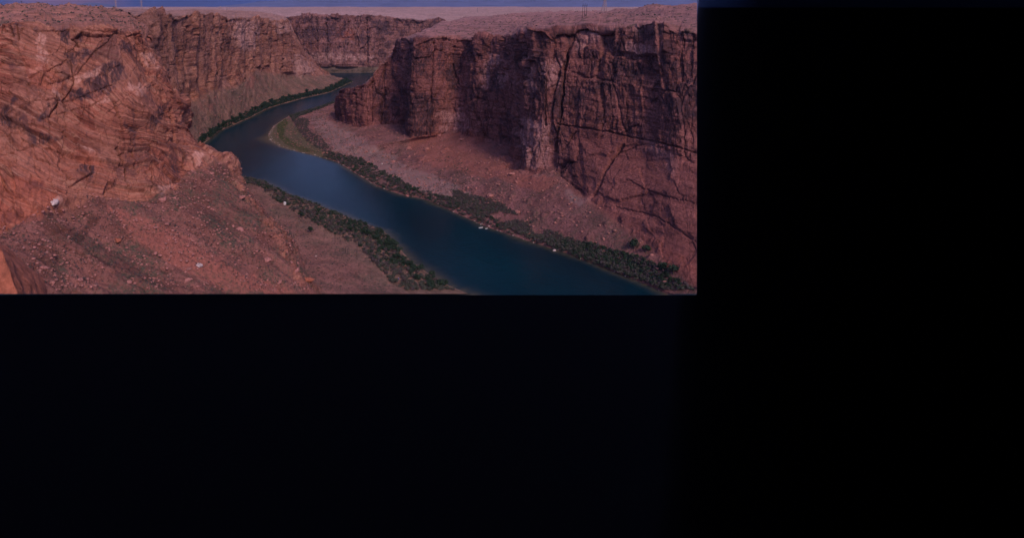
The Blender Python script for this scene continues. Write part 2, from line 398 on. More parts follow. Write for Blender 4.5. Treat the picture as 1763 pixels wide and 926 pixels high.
M_R = rock_material('right_canyon_rock', (.17, .064, .060), (.31, .115, .10), (.43, .175, .15), varnish=.75, vth=(.52, .555),
                    bed=(.010, .35), talus=(.29, .13, .12), plate=(.34, .165, .15), green=.55, pale=(.36, .155, .14))
M_L2 = rock_material('upstream_canyon_rock', (.20, .075, .052), (.42, .16, .10), (.60, .27, .18), varnish=.5, vth=(.53, .57),
                     talus=(.26, .145, .105), plate=(.38, .20, .16), green=.75, ribs=.6, pale=(.38, .20, .17))
M_B = rock_material('far_canyon_rock', (.17, .075, .07), (.27, .12, .105), (.38, .19, .17), varnish=.75, vth=(.50, .54),
                    talus=(.20, .14, .11), plate=(.45, .27, .24), green=.2, pale=(.34, .18, .16))
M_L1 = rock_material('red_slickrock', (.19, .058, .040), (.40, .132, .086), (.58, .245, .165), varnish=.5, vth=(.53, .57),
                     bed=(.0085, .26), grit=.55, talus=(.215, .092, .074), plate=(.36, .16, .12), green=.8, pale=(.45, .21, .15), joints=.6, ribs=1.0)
M_BENCH = rock_material('river_bench_soil', (.16, .06, .05), (.24, .09, .07), (.3, .13, .1), varnish=0,
                        talus=(.33, .15, .12), plate=(.27, .17, .12), green=.8, joints=0)

# ---------------------------------------------------------------- stains: (pale, dark, red) sheets of mineral and varnish, and recess shade painted as dark colour
STAINS_SHADE = {
 'right_canyon_wall': dict(dark=[
  [(689,150),(715,160),(746,168),(744,232),(708,238),(690,222)], [(700,82),(742,95),(735,130),(705,125)],
  [(1030,68),(1070,72),(1110,85),(1100,92),(1040,80)], [(1049,106),(1122,109),(1092,140),(1052,142)],
  [(1025,140),(1070,132),(1065,158),(1010,159)], [(974,160),(1005,160),(1003,184),(974,180)],
  [(1110,163),(1132,170),(1125,184),(1110,175)], [(1140,104),(1202,108),(1202,137),(1165,132),(1138,120)],
  [(1152,145),(1202,138),(1202,206),(1170,196),(1138,180)], [(927,58),(938,58),(941,212),(933,212)],
  [(972,88),(978,88),(968,160),(961,255),(955,255),(960,160)], [(860,190),(886,195),(886,252),(868,245)],
  [(1006,264),(1027,261),(1018,296),(1007,288)], [(1140,325),(1180,316),(1202,322),(1202,362),(1165,347),(1138,340)],
  [(648,148),(672,155),(668,212),(655,206)], [(577,178),(592,176),(588,206),(577,202)], [(842,128),(850,118),(862,112),(856,140),(850,158),(842,158)],
  [(760,110),(778,105),(790,150),(775,155)], [(800,75),(830,80),(825,100),(802,98)], [(725,180),(735,180),(735,212),(725,212)],
  [(975,60),(985,48),(978,100),(972,100)], [(1088,50),(1140,48),(1145,62),(1100,70)], [(1130,375),(1160,365),(1185,385),(1160,392)],
  [(900,140),(912,150),(925,200),(915,200)], [(805,150),(818,155),(822,190),(808,188)]],
  pale=[[(828,100),(855,92),(864,108),(842,120),(840,154),(828,154)], [(855,124),(873,127),(871,152),(856,148)],
  [(904,94),(916,94),(919,158),(908,158)], [(938,104),(962,100),(958,156),(941,156)], [(985,60),(1030,52),(1035,72),(990,90)],
  [(1075,70),(1125,80),(1140,100),(1080,100)], [(895,205),(950,210),(950,290),(900,290)], [(750,190),(800,190),(815,225),(760,222)],
  [(535,193),(575,212),(640,250),(700,285),(780,318),(840,352),(790,352),(700,322),(640,300),(575,258),(545,222)], [(472,232),(486,226),(500,244),(530,258),(548,266),(500,264),(478,250)],
  [(1120,245),(1175,285),(1160,300),(1110,262)], [(975,325),(1020,345),(1000,352),(970,335)]],
  red=[[(700,240),(810,228),(850,250),(900,300),(960,310),(930,330),(850,310),(760,290),(710,265)], [(1100,400),(1200,450),(1200,480),(1150,450)]]),
 'near_left_cliff': dict(dark=[  # dark list also paints in the shade of recesses and an overhang
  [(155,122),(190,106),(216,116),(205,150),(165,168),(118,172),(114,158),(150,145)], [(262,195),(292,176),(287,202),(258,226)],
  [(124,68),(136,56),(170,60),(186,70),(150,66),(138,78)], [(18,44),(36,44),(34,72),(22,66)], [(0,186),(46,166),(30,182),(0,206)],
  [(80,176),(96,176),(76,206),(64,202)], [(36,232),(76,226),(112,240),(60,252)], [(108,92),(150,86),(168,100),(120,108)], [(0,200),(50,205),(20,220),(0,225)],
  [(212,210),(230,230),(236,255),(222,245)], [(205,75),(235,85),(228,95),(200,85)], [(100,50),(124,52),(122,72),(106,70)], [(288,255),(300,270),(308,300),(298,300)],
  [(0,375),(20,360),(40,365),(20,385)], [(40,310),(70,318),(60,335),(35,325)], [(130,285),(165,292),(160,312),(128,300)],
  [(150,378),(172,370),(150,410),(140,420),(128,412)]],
  pale=[[(66,58),(79,58),(76,92),(64,88)], [(66,93),(84,93),(84,110),(70,108)], [(86,138),(94,140),(103,170),(95,170)], [(58,120),(80,112),(84,122),(60,128)],
  [(150,176),(186,164),(178,180)], [(84,347),(95,341),(106,350),(98,354)], [(140,252),(160,252),(174,276),(168,290),(158,262)],
  [(330,270),(345,258),(362,262),(350,282),(332,292)], [(275,318),(298,312),(300,322),(280,330)], [(128,130),(176,118),(172,128),(130,142)], [(240,85),(265,95),(270,120),(250,110)],
  [(225,140),(255,150),(250,165),(222,155)]],
  red=[[(0,300),(60,310),(90,340),(70,380),(0,400)], [(180,355),(300,395),(420,470),(520,506),(400,506),(250,430)], [(40,90),(90,110),(110,150),(60,160)], [(120,265),(170,262),(180,290),(130,285)]]),
 'upstream_canyon_wall': dict(dark=[[(480,45),(488,50),(486,75),(480,72)], [(330,60),(340,62),(335,90),(326,88)], [(462,62),(470,62),(470,85),(463,80)], [(300,60),(308,60),(306,95),(300,90)], [(384,62),(392,60),(390,95),(384,90)], [(420,70),(426,70),(428,110),(420,105)]],
  pale=[[(512,92),(542,122),(535,132),(502,131)], [(400,34),(440,33),(445,80),(415,90),(400,60)], [(470,40),(498,45),(500,58),(478,55)]],
  red=[[(429,126),(439,130),(437,152),(426,148)], [(342,168),(352,170),(368,192),(358,194)]]),
 'far_canyon_wall': dict(dark=[[(500,50),(560,46),(600,52),(600,62),(540,70),(500,66)], [(626,112),(636,112),(636,124),(626,124)], [(560,40),(568,40),(568,100),(562,100)], [(555,80),(562,80),(562,110),(556,110)], [(640,36),(672,40),(676,60),(650,58)], [(740,38),(768,36),(770,55),(735,60)]],
  pale=[[(520,96),(600,94),(640,96),(640,104),(520,104)]], red=[[(590,52),(612,54),(610,68),(592,64)]]),
}
def inpoly(px, py, poly):
    r = np.zeros(px.shape, bool); n = len(poly)
    for i in range(n):
        x1, y1 = poly[i]; x2, y2 = poly[(i + 1) % n]
        c = ((y1 > py) != (y2 > py)) & (px < (x2 - x1) * (py - y1) / ((y2 - y1) if y2 != y1 else 1e-9) + x1)
        r ^= c
    return r
def stains_and_shade(name, P, k=1.0):
    out_ = np.zeros(P.shape)
    d = STAINS_SHADE.get(name)
    if not d: return out_
    px, py, fw = proj(P)
    n1 = fbm(P[..., 0] / 9, P[..., 1] / 9, P[..., 2] / 9, seed=901, o=4); n2 = fbm(P[..., 0] / 9, P[..., 1] / 9, P[..., 2] / 9, seed=951, o=4)
    px = px + n1 * 19 * k; py = py + n2 * 13 * k
    for c, key in enumerate(('pale', 'dark', 'red')):
        for poly in d.get(key, []):
            xs = [q[0] for q in poly]; ys = [q[1] for q in poly]
            m = (px > min(xs)) & (px < max(xs)) & (py > min(ys)) & (py < max(ys))
            if m.any():
                ins = inpoly(px[m], py[m], poly); t = out_[..., c][m]; t[ins] = 1; tmp = out_[..., c]; tmp[m] = t
    for _ in range(2):
        out_[1:-1] = (out_[:-2] + 2 * out_[1:-1] + out_[2:]) / 4; out_[:, 1:-1] = (out_[:, :-2] + 2 * out_[:, 1:-1] + out_[:, 2:]) / 4
    return out_

def sandbar(name, P):
    r = np.zeros(P.shape)
    if name == 'right_canyon_wall':
        px, py, _ = proj(P); n = fbm(P[..., 0] / 12, P[..., 1] / 20, seed=77, o=4) * 11
        r[..., 0] = inpoly(px + n, py + n * .5, [(455,232),(476,210),(496,203),(512,220),(530,240),(560,258),(566,272),(500,270),(470,255)])
        for _i in range(3): r[1:-1] = (r[:-2] + 2 * r[1:-1] + r[2:]) / 4
    return r
# ---------------------------------------------------------------- displacement
def cliff_disp(s, z, seed=0, amp=1.0, but=1.0):
    s2 = s + 3.5 * fbm(s / 45, z / 60, seed=seed, o=3) + 1.2 * fbm(s / 5, z / 12, seed=seed + 3, o=2)
    z2 = z + 9 * fbm(s / 60, z / 40, seed=seed + 9, o=2)
    r = but * 17 * (fbm(s2 / 75, z / 260, seed=seed + 1, o=3))
    f1, f2, idv = worley(s2 / 26, z2 / 75, seed + 11)
    r += amp * (7.5 * (idv - .5)) - amp * 2.4 * (1 - sstep(0, .06, f2 - f1))
    f1, f2, idv = worley(s2 / 8.5, z2 / 27, seed + 21)
    r += amp * (2.6 * (idv - .5)) - amp * 1.1 * (1 - sstep(0, .09, f2 - f1))
    f1, f2, idv = worley(s2 / 3.2, z2 / 7, seed + 31)
    r += amp * (1.1 * (idv - .5)) - amp * .7 * (1 - sstep(0, .1, f2 - f1))
    st = vnoise(z2 / 3.1, s / 90, seed=seed + 41) * 1.0 + vnoise(z2 / 1.3, s / 30, seed=seed + 43) * .45
    st2 = np.tanh(4 * vnoise(z2 / 13, s / 70, seed=seed + 47)) * 1.0
    r += amp * (.6 * st + st2 * (.5 + .7 * vnoise(s / 50, z / 40, seed=seed + 48)))
    r += amp * 1.1 * fbm(s / 6, z / 6, seed=seed + 51, o=4)
    return r
def talus_disp(s, v, P, seed=0, amp=1.0):
    r = 2.2 * fbm(P[..., 0] / 30, P[..., 1] / 30, seed=seed, o=4) + 1.0 * fbm(P[..., 0] / 9, P[..., 1] / 9, seed=seed + 5, o=5)
    f1, f2, idv = worley(P[..., 0] / 4.5, P[..., 1] / 4.5, seed + 7)
    r += np.where(idv > .72, 1.6 * (idv - .6) * np.clip(1 - f1 * 2.4, 0, 1) * 2.2, 0)
    f1, f2, idv = worley(P[..., 0] / 13, P[..., 1] / 13, seed + 8)
    r += np.where(idv > .86, 3.0 * np.clip(1 - f1 * 3.2, 0, 1), 0)
    return r * amp
def wrow(VP, pts):
    """piecewise-linear weight along the profile: pts = [(v, w), ...]"""
    return np.interp(VP, [p[0] for p in pts], [p[1] for p in pts])

# ---------------------------------------------------------------- right canyon wall
# station: shore(px,py), base(px,py,z), break (px,py,dD), top (px,py,dD), plateau1(px,py,D), plateau2(px,py,D)
RS = [
 ((574,177), (590,188,12,1420), (596,176,1425), (600,162,1425), (606,176,1480), (612,184,1600)),
 ((546,186), (578,201,15,None), (578,182,8), (583,161,12), (592,172,1300), (600,182,1500)),
 ((500,199), (596,214,18,None), (592,185,8), (596,151,18), (606,163,1250), (622,172,1400)),
 ((470,219), (626,220,22,None), (624,185,10), (628,144,20), (640,152,1180), (655,150,1350)),
 ((462,237), (660,216,28,None), (660,160,14), (668,100,34), (690,104,1150), (705,86,1400)),
 ((482,253), (690,216,32,None), (690,145,12), (692,71,34), (715,58,1150), (760,42,1600)),
 ((512,261), (706,237,32,None), (708,150,8), (712,68,24), (740,55,1100), (790,38,1600)),
 ((546,269), (738,234,36,None), (742,150,8), (748,65,24), (775,52,1080), (830,34,1600)),
 ((580,279), (780,226,42,None), (785,150,10), (790,63,30), (812,48,1060), (860,30,1600)),
 ((618,302), (816,238,42,None), (822,150,10), (828,65,30), (845,47,1000), (890,29,1600)),
 ((650,321), (860,246,44,None), (862,155,10), (868,64,28), (880,45,950), (920,28,1600)),
 ((690,335), (886,284,40,None), (898,170,10), (902,57,26), (910,42,900), (950,27,1600)),
 ((735,344), (918,298,42,None), (928,180,10), (932,50,26), (938,38,850), (980,27,1600)),
 ((785,367), (958,288,51,None), (956,220,10), (956,42,30), (962,34,820), (1010,26,1500)),
 ((840,391), (1000,332,38,None), (994,236,38), (1000,40,75), (1010,33,800), (1050,22,1400)),
 ((905,413), (1050,370,32,None), (1050,246,50), (1050,40,95), (1058,32,780), (1090,17,1300)),
 ((975,436), (1105,412,24,None), (1105,262,58), (1100,38,110), (1108,30,760), (1130,12,1200)),
 ((1045,463), (1160,462,16,None), (1155,282,62), (1150,40,120), (1155,31,740), (1170,8,1150)),
 ((1110,489), (1208,500,10,None), (1200,300,64), (1200,46,125), (1205,34,720), (1215,2,1100)),
 ((1170,516), (1262,545,6,None), (1255,320,66), (1260,52,130), (1265,38,700), (1280,-8,1050)),
]
G = []
for sh, ba, br, tp, p1, p2 in RS:
    S0 = ptZ(sh[0], sh[1], 0)
    Bp = ptZ(ba[0], ba[1], ba[2]) if ba[3] is None else ptD(ba[0], ba[1], ba[3])
    Db = Bp[1]
    K = ptD(br[0], br[1], br[2] if br[2] > 300 else Db + br[2])
    T = ptD(tp[0], tp[1], tp[2] if tp[2] > 300 else Db + tp[2])
    P1 = ptD(*p1); P2 = ptD(*p2)
    und = S0 + (S0 - Bp) / np.linalg.norm((S0 - Bp)[:2]) * 14; und[2] = -4
    m0 = S0 * .93 + Bp * .07; m0[2] = 2.2
    m1 = S0 * .55 + Bp * .45; m1[2] = 2 + .22 * Bp[2]
    P3 = P2 + (P2 - P1) * 2.2; P3[2] = P2[2] - 3
    G.append([und, S0, m0, m1, Bp, K, T, P1, P2, P3])
def dispR(p):
    S, VP, P = p.S, p.VP, p.P0
    up = p.UP
    wc = wrow(VP, [(0, 0), (3.75, 0), (4.1, 1), (6.0, 1), (6.06, .25), (7, .1), (9, .1)])
    slick = sstep(13.2, 14.5, up) * wrow(VP, [(0, 1), (5.0, 1), (5.12, 0), (9, 0)])
    c = cliff_disp(S, P[..., 2], 1, 1.0, .25 + .75 * sstep(6.0, 8.5, up))
    sm = 2.0 * fbm(S / 60, P[..., 2] / 30, seed=77, o=2) + 1.5 * fbm((P[..., 2] - S * .22) / 8, (S + P[..., 2]) / 80, seed=78, o=4)
    f1, f2, idv = worley((S + P[..., 2] * .5) / 38, (P[..., 2] - S * .3) / 17, 79)
    sm = sm + 2.2 * (idv - .5) - .3 * (1 - sstep(0, .05, f2 - f1))
    f1, f2, idv = worley((S + P[..., 2] * .5) / 11, (P[..., 2] - S * .3) / 5, 80)
    sm = sm + 1.0 * (idv - .5)
    r = wc * (c * (1 - .93 * slick) + sm * slick)
    b1, b2, bi = worley(S / 30, VP * 5, 91)
    r = r - wrow(VP, [(0, 0), (5.45, 0), (5.6, 1), (6.0, 1), (6.1, 0), (9, 0)]) * (4.5 * (bi > .55) + 2.5 * (bi > .8)) * (VP > 5.5 + .35 * hsh(np.floor(S / 23), 5))
    wt = wrow(VP, [(0, 0), (1, .1), (2, .35), (3, 1), (4.0, 1), (4.2, 0), (9, 0)])
    r = r + wt * talus_disp(S, VP, P, 5)
    wp = wrow(VP, [(0, 0), (6, 0), (6.3, 1), (9, 1)])
    q = fbm(P[..., 0] / 60, P[..., 1] / 120, seed=15, o=5)
    r = r + wp * (np.round(q * 10) / 10 * 9 + 4 * q)
    tag = np.zeros(P.shape); tag[..., 1] = wrow(VP, [(0, 1), (3.85, 1), (4.05, 0), (9, 0)])
    n = .35 * fbm(S / 20, VP * 3, seed=3)
    tag[..., 2] = wrow(VP + n * .6, [(0, 0), (6.0, 0), (6.12, 1), (9, 1)]); tag[..., 0] = slick
    return r, tag
ud = []
for i in range(len(RS) - 1):
    ud.append(max(22, int(abs(RS[i + 1][3][0] - RS[i][3][0]) / .9)))
PR = sweep('right_canyon_wall', G, ud, [3, 6, 50, 60, 90, 150, 34, 24, 8], dispR, M_R, soft=3.6)

# ---------------------------------------------------------------- upstream left wall
LS = [
 ((250,300), (240,230,60), (236,120,20), (225,22,40), (205,17.5,1500)),
 ((300,275), (285,200,60), (282,120,20), (280,23,40), (260,17.5,1500)),
 ((336,256), (330,178,60), (326,100,25), (325,23,45), (310,17,1700)),
 ((357,243), (362,156,66), (360,90,25), (355,25,45), (345,17,1800)),
 ((378,226), (386,152,62), (384,90,25), (385,28,45), (375,18,1900)),
 ((403,215), (410,146,60), (408,90,25), (408,31,45), (400,19,2000)),
 ((432,202), (440,120,76), (438,80,14), (440,31,25), (430,21,2100)),
 ((462,187), (462,125,62), (460,85,14), (462,33,25), (455,23,2100)),
 ((495,177), (488,129,48), (484,85,14), (482,38,22), (478,27,2100)),
 ((525,169), (515,131,38), (505,90,14), (492,40,22), (490,30,2150)),
 ((565,160), (538,131,28), (525,105,14), (500,56,26), (496,35,2200)),
 ((592,148), (552,131,20), (538,110,30), (512,72,60), (500,40,2250)),
 ((608,141), (566,130,10), (545,118,120), (520,90,200), (505,50,2300)),
]
G = []
for sh, ba, br, tp, p2 in LS:
    S0 = ptZ(*sh, 0); Bp = ptZ(*ba); K = ptD(br[0], br[1], Bp[1] + br[2]); T = ptD(tp[0], tp[1], Bp[1] + tp[2])
    P2 = ptD(*p2); und = S0 + (S0 - Bp) / np.linalg.norm((S0 - Bp)[:2]) * 14; und[2] = -4
    m0 = S0 * .88 + Bp * .12; m0[2] = 2.0
    m1 = S0 * .5 + Bp * .5; m1[2] = 2 + .35 * Bp[2]
    P3 = P2 + (P2 - T) * .6; P3[2] = P2[2] - 15
    G.append([und, S0, m0, m1, Bp, K, T, P2, P3])
def dispL2(p):
    S, VP, P = p.S, p.VP, p.P0
    wc = wrow(VP, [(0, 0), (3.8, 0), (4.1, 1), (6.0, 1), (6.06, .3), (6.3, .1), (9, .1)])
    r = wc * cliff_disp(S, P[..., 2], 101, 1.25, 1.1)
    r = r + wrow(VP, [(0, 0), (1, .1), (2, .35), (3, 1), (4.0, 1), (4.2, 0), (9, 0)]) * (talus_disp(S, VP, P, 105, 1.5) + 5 * np.abs(fbm(S / 28, VP * .5, seed=107, o=4)))
    q = fbm(P[..., 0] / 70, P[..., 1] / 120, seed=115, o=5)
    r = r + wrow(VP, [(0, 0), (6, 0), (6.2, 1), (9, 1)]) * 6 * q
    tag = np.zeros(P.shape); tag[..., 1] = wrow(VP, [(0, 1), (3.85, 1), (4.05, 0), (9, 0)])
    tag[..., 2] = wrow(VP, [(0, 0), (6.0, 0), (6.05, 1), (9, 1)])
    return r, tag
ud = [max(10, int(abs(LS[i + 1][3][0] - LS[i][3][0]) / .9)) for i in range(len(LS) - 1)]
ud[0] = ud[1] = 30
PL2 = sweep('upstream_canyon_wall', G, ud, [3, 6, 30, 34, 50, 60, 24, 6], dispL2, M_L2)

# ---------------------------------------------------------------- far wall across the bend
BS = [(430,29),(470,29),(505,28),(540,28),(575,28),(610,28),(640,27),(670,30),(700,31),(735,33),(765,35),(785,46),(800,58)]
G = []
for i, (x, yt) in enumerate(BS):
    back = max(0, x - 640) * .9
    S0 = ptZ(x, 125.5 - max(0, x - 640) * .03, 0); T0 = ptD(x, 115.5, 2178 + back)
    K = ptD(x, 75, 2190 + back); T = ptD(x, yt, 2205 + back)
    und = S0.copy(); und[1] -= 14; und[2] = -4
    P1 = T + np.array([0, 900, 6]); P1[2] = min(190, T[2] + 8)
    P2 = T + np.array([0, 1800, 0]); P2[2] = 150
    G.append([und, S0, S0 * .3 + T0 * .7, T0, K, T, P1, P2])
def dispB(p):
    S, VP, P = p.S, p.VP, p.P0
    wc = wrow(VP, [(0, 0), (2.8, 0), (3.1, 1), (5, 1), (5.05, .3), (5.3, .1), (9, .1)])
    r = wc * cliff_disp(S * .8, P[..., 2], 201, 1.5, 1.4)
    r = r + wrow(VP, [(0, 0), (2, 1), (3, 1), (3.2, 0), (9, 0)]) * fbm(P[..., 0] / 20, P[..., 1] / 20, seed=8) * 2
    r = r + wrow(VP, [(0, 0), (5, 0), (5.2, 1), (9, 1)]) * 6 * fbm(P[..., 0] / 90, P[..., 1] / 120, seed=215, o=5)
    tag = np.zeros(P.shape); tag[..., 1] = wrow(VP, [(0, 1), (2.85, 1), (3.05, 0), (9, 0)])
    tag[..., 2] = wrow(VP, [(0, 0), (5, 0), (5.03, 1), (9, 1)])
    return r, tag
PB = sweep('far_canyon_wall', G, [max(8, int((BS[i + 1][0] - BS[i][0]) / .9)) for i in range(len(BS) - 1)],
           [3, 8, 12, 50, 60, 20, 6], dispB, M_B)

# ---------------------------------------------------------------- near left cliff and its debris slope
L1 = [
 [(-70,560,275),(-60,470,300),(-50,408,325),(-50,300,360),(-55,160,400),(-60,40,430),(-60,26,620),(-60,12.5,1000)],
 [(0,560,285),(0,455,308),(0,402,328),(0,300,362),(0,160,402),(0,39,430),(0,26,620),(0,12.5,1000)],
 [(75,560,290),(75,450,318),(76,368,345),(70,280,370),(65,150,405),(66,40,430),(66,25,640),(60,11,1000)],
 [(180,560,300),(165,435,340),(155,342,372),(140,255,392),(120,140,420),(112,46,440),(112,26,650),(110,11,1000)],
 [(300,560,315),(255,435,355),(228,350,385),(200,262,402),(175,150,428),(165,48,450),(150,26,660),(140,12,1050)],
 [(400,560,330),(340,430,370),(285,333,405),(258,255,425),(225,150,445),(205,50,468),(180,26,680),(160,14,1100)],
 [(475,560,350),(415,430,390),(322,300,432),(295,240,450),(258,140,468),(232,56,485),(205,28,700),(178,16,1150)],
 [(520,560,365),(470,425,405),(360,278,455),(322,235,475),(280,132,488),(246,62,505),(215,30,720),(190,17,1200)],
 [(555,540,385),(505,428,430),(392,284,490),(338,250,502),(290,150,515),(256,68,530),(220,34,740),(196,18,1250)],
]
G = []
for st in L1:
    r = [ptD(*q) for q in st]
    e = r[-1] + (r[-1] - r[-2]) * .6; e[2] = r[-1][2] - 30
    G.append(r + [e])
def wz(x, y, z): return ptZ(x, y, z)
# around the corner, out of sight: the flank drops to the river
G.append([ptD(585,525,420), ptD(505,458,470), ptD(388,318,545), ptD(330,270,575), ptD(283,172,590), ptD(246,76,600), ptD(213,46,800), ptD(186,34,1300), ptD(186,36,1800)])
G.append([wz(620,540,3), wz(500,500,-2), wz(375,350,-3), wz(315,310,-3), wz(270,290,-3), wz(238,285,-3), wz(205,280,-3), wz(190,275,-3), wz(180,270,-3)])
def dispL1(p):
    S, VP, P = p.S, p.VP, p.P0
    z = P[..., 2]
    # cross-bedded slickrock: beds dip towards the river and curl
    wx = S + 18 * fbm(S / 70, z / 70, seed=301, o=3); 
    q = z * .88 + wx * .38 + 14 * fbm(S / 90, z / 60, seed=303, o=3)
    p.bed = np.stack([wx, VP, q], -1)
    beds = 3.4 * vnoise(q / 9, wx / 60, seed=305) + 2.4 * np.abs(vnoise(q / 3.6, wx / 35, seed=306)) + .7 * vnoise(q / 1.5, wx / 20, seed=307) + .35 * vnoise(q / .7, wx / 12, seed=308)
    scal = 6.5 * fbm(S / 55, z / 45, seed=309, o=4)
    f1, f2, idv = worley((wx + z * .35) / 34, (z - wx * .25) / 30, 311)
    fr = 4.5 * (idv - .5) - .8 * (1 - sstep(0, .05, f2 - f1)) * (hsh(np.floor(idv * 999), 1) > .75)
    f1, f2, idv = worley((wx - z * .3) / 11, (z + wx * .4) / 7, 313)
    fr2 = 2.2 * (idv - .5) - 0.8 * (1 - sstep(0, .06, f2 - f1))
    f1, f2, idv = worley((wx - z * .3) / 3.6, (z + wx * .4) / 2.4, 315)
    fr3 = .9 * (idv - .5) - .5 * (1 - sstep(0, .08, f2 - f1))
    led = np.sign(vnoise(q / 16, wx / 120, seed=341)) * 1.6
    c = beds + led + scal + fr + fr2 + .5 * fr3 + .5 * fbm(S / 4, z / 4, seed=317, o=4)
    wc = wrow(VP, [(0, 0), (1.86, 0), (2.08, 1), (5.0, 1), (5.1, .5), (6, .25), (9, .2)])
    r = wc * c
    # debris slope: long ribs running down towards the river
    d = P[..., 1] + P[..., 0] * .12
    e = P[..., 0]
    t = 6.5 * fbm(d / 26, e / 110, seed=321, o=4) + 3.2 * fbm(d / 7, e / 45, seed=322, o=4) + talus_disp(S, VP, P, 323, .75)
    t = t + .45 * fbm(P[..., 0] / 2.2, P[..., 1] / 2.2, seed=324, o=3)
    r = r + wrow(VP, [(0, 1), (1.9, 1), (2.1, 0), (9, 0)]) * t
    U = p.UP + .35 * fbm(P[..., 0] / 14, P[..., 1] / 14, seed=351, o=3)
    rid = sstep(7.15, 7.5, U) * wrow(VP, [(0, .35), (.6, .9), (1.95, 1), (2.15, 0), (9, 0)]) * sstep(-.25, .1, fbm(P[..., 1] / 22, z / 22, seed=352, o=3))
    g1, g2, gi = worley((P[..., 1] + z * .3) / 9, (z - P[..., 1] * .2) / 5, 353)
    h1, h2, hi = worley(P[..., 1] / 3.2, z / 2.4, 354)
    r = r + rid * (3.2 * gi + 1.2 * hi - 1.8 * (1 - sstep(0, .1, g2 - g1)) + 1.2 * np.abs(vnoise(q / 2.5, wx / 20, seed=355)))
    hol = sstep(.05, .3, fbm(P[..., 0] / 38, P[..., 1] / 30, seed=361, o=3)) * wrow(VP, [(0, 1), (1.8, 1), (2.0, 0), (9, 0)]) * (1 - rid)
    k1, k2, ki = worley(P[..., 0] / 14, P[..., 1] / 6, 362)
    r = r + hol * (2.6 * (ki - .3) * (ki > .45))
    qq = fbm(P[..., 0] / 50, P[..., 1] / 60, seed=331, o=5)
    r = r + wrow(VP, [(0, 0), (5, 0), (5.15, 1), (9, 1)]) * (6 * qq + np.round(qq * 9) / 9 * 9)
    n = .1 * fbm(S / 14, VP * 5, seed=333)
    tag = np.zeros(P.shape); tag[..., 1] = wrow(VP + n, [(0, 1), (1.93, 1), (2.0, 0), (9, 0)]) * (1 - .85 * rid)
    tag[..., 2] = wrow(VP + n * .5, [(0, 0), (5.02, 0), (5.12, 1), (9, 1)])
    return r, tag
ud = [60, 80, 110, 100, 80, 60, 50, 50, 30, 20]
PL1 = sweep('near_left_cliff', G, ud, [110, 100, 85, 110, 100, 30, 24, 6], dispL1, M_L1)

# ---------------------------------------------------------------- low bench on the left bank
NS = [((400,300),(396,310,6),(380,335,6)),((420,306),(410,316,6),(385,345,8)),((452,312),(438,322,6),(405,350,10)),
      ((490,332),(462,345,7),(415,375,12)),((531,346),(490,365,8),(430,400,14)),((570,362),(520,388,8),(440,425,16)),
      ((605,376),(555,408,8),(460,455,18)),((660,398),(600,430,9),(480,485,22)),((684,422),(625,462,11),(500,520,25)),
      ((709,450),(655,490,11),(540,545,28)),((741,472),(690,515,11),(590,575,30)),((777,493),(730,535,11),(640,600,30)),
      ((815,509),(775,555,11),(700,620,30)),((880,535),(840,580,11),(760,650,30))]
G = []
for sh, mid, bk in NS:
    S0 = ptZ(*sh, 0); M = ptZ(*mid); K = ptZ(*bk)
    und = S0 + (S0 - M) / np.linalg.norm((S0 - M)[:2]) * 14; und[2] = -4
    m0 = S0 * .82 + M * .18; m0[2] = 2
    G.append([und, S0, m0, M, K])
def dispN(p):
    P = p.P0; VP = p.VP
    r = wrow(VP, [(0, 0), (1, .1), (2, .4), (3, 1), (4, 1)]) * (talus_disp(p.S, VP, P, 405, .55) + 2.4 * fbm(P[..., 0] / 35, P[..., 1] / 35, seed=409, o=4))
    tag = np.zeros(P.shape); tag[..., 1] = 1
    tag[..., 2] = wrow(VP + .5 * fbm(P[..., 0] / 18, P[..., 1] / 18, seed=411), [(0, .8), (2.6, .75), (3.3, .1), (4, 0)])
    return r, tag
PN = sweep('left_river_bench', G, [max(14, int(abs(NS[i + 1][0][0] - NS[i][0][0]) * 1.1)) for i in range(len(NS) - 1)], [4, 14, 60, 100], dispN, M_BENCH)

# ---------------------------------------------------------------- far desert plain and mountains
def polar(name, x0, x1, nx, rows, fz, mat):
    xs = np.linspace(x0, x1, nx); V = []
    for D in rows:
        for x in xs:
            V.append(((x - CX) / F * D * 1.02, D, 0))
    V = np.array(V); V[:, 2] = fz(V[:, 0], V[:, 1])
    idx = np.arange(len(V)).reshape(len(rows), nx)
    Q = np.stack([idx[:-1, :-1], idx[:-1, 1:], idx[1:, 1:], idx[1:, :-1]], -1).reshape(-1, 4)
    tag = np.zeros(V.shape); tag[:, 2] = 1
    V, Q = clip_quads(V, Q); V, Q, at = compact(V, Q, {'tag': tag, 'sz': np.stack([V[:, 0], V[:, 1], V[:, 2]], 1)})
    o = link(name, mesh_np(name, V, Q, at), mat); o['kind'] = 'structure'; return o
M_PLAIN = rock_material('desert_plain', (.2, .1, .08), (.3, .16, .14), (.4, .2, .16), 0, joints=0, usebed=False, talus=(.3, .2, .17), plate=(.40, .24, .21), green=.2)
def plain_z(x, y):
    q = fbm(x / 500, y / 900, seed=501, o=5); r = fbm(x / 120, y / 300, seed=502, o=3)
    base = np.interp(y, [2000, 2300, 3200, 5000, 9000, 16000], [120, 138, 182, 194, 197, 192])
    return base + 9 * q + np.round(q * 5) * 2 + 2 * r
polar('desert_plain', -420, 1230, 700, list(np.geomspace(2300, 23000, 170)), plain_z, M_PLAIN)
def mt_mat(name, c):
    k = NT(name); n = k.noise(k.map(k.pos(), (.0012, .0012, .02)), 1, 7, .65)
    k.l(k.ramp(n, [(.3, tuple(x * .6 for x in c)), (.7, c)]), k.b.inputs['Base Color']); return k.m
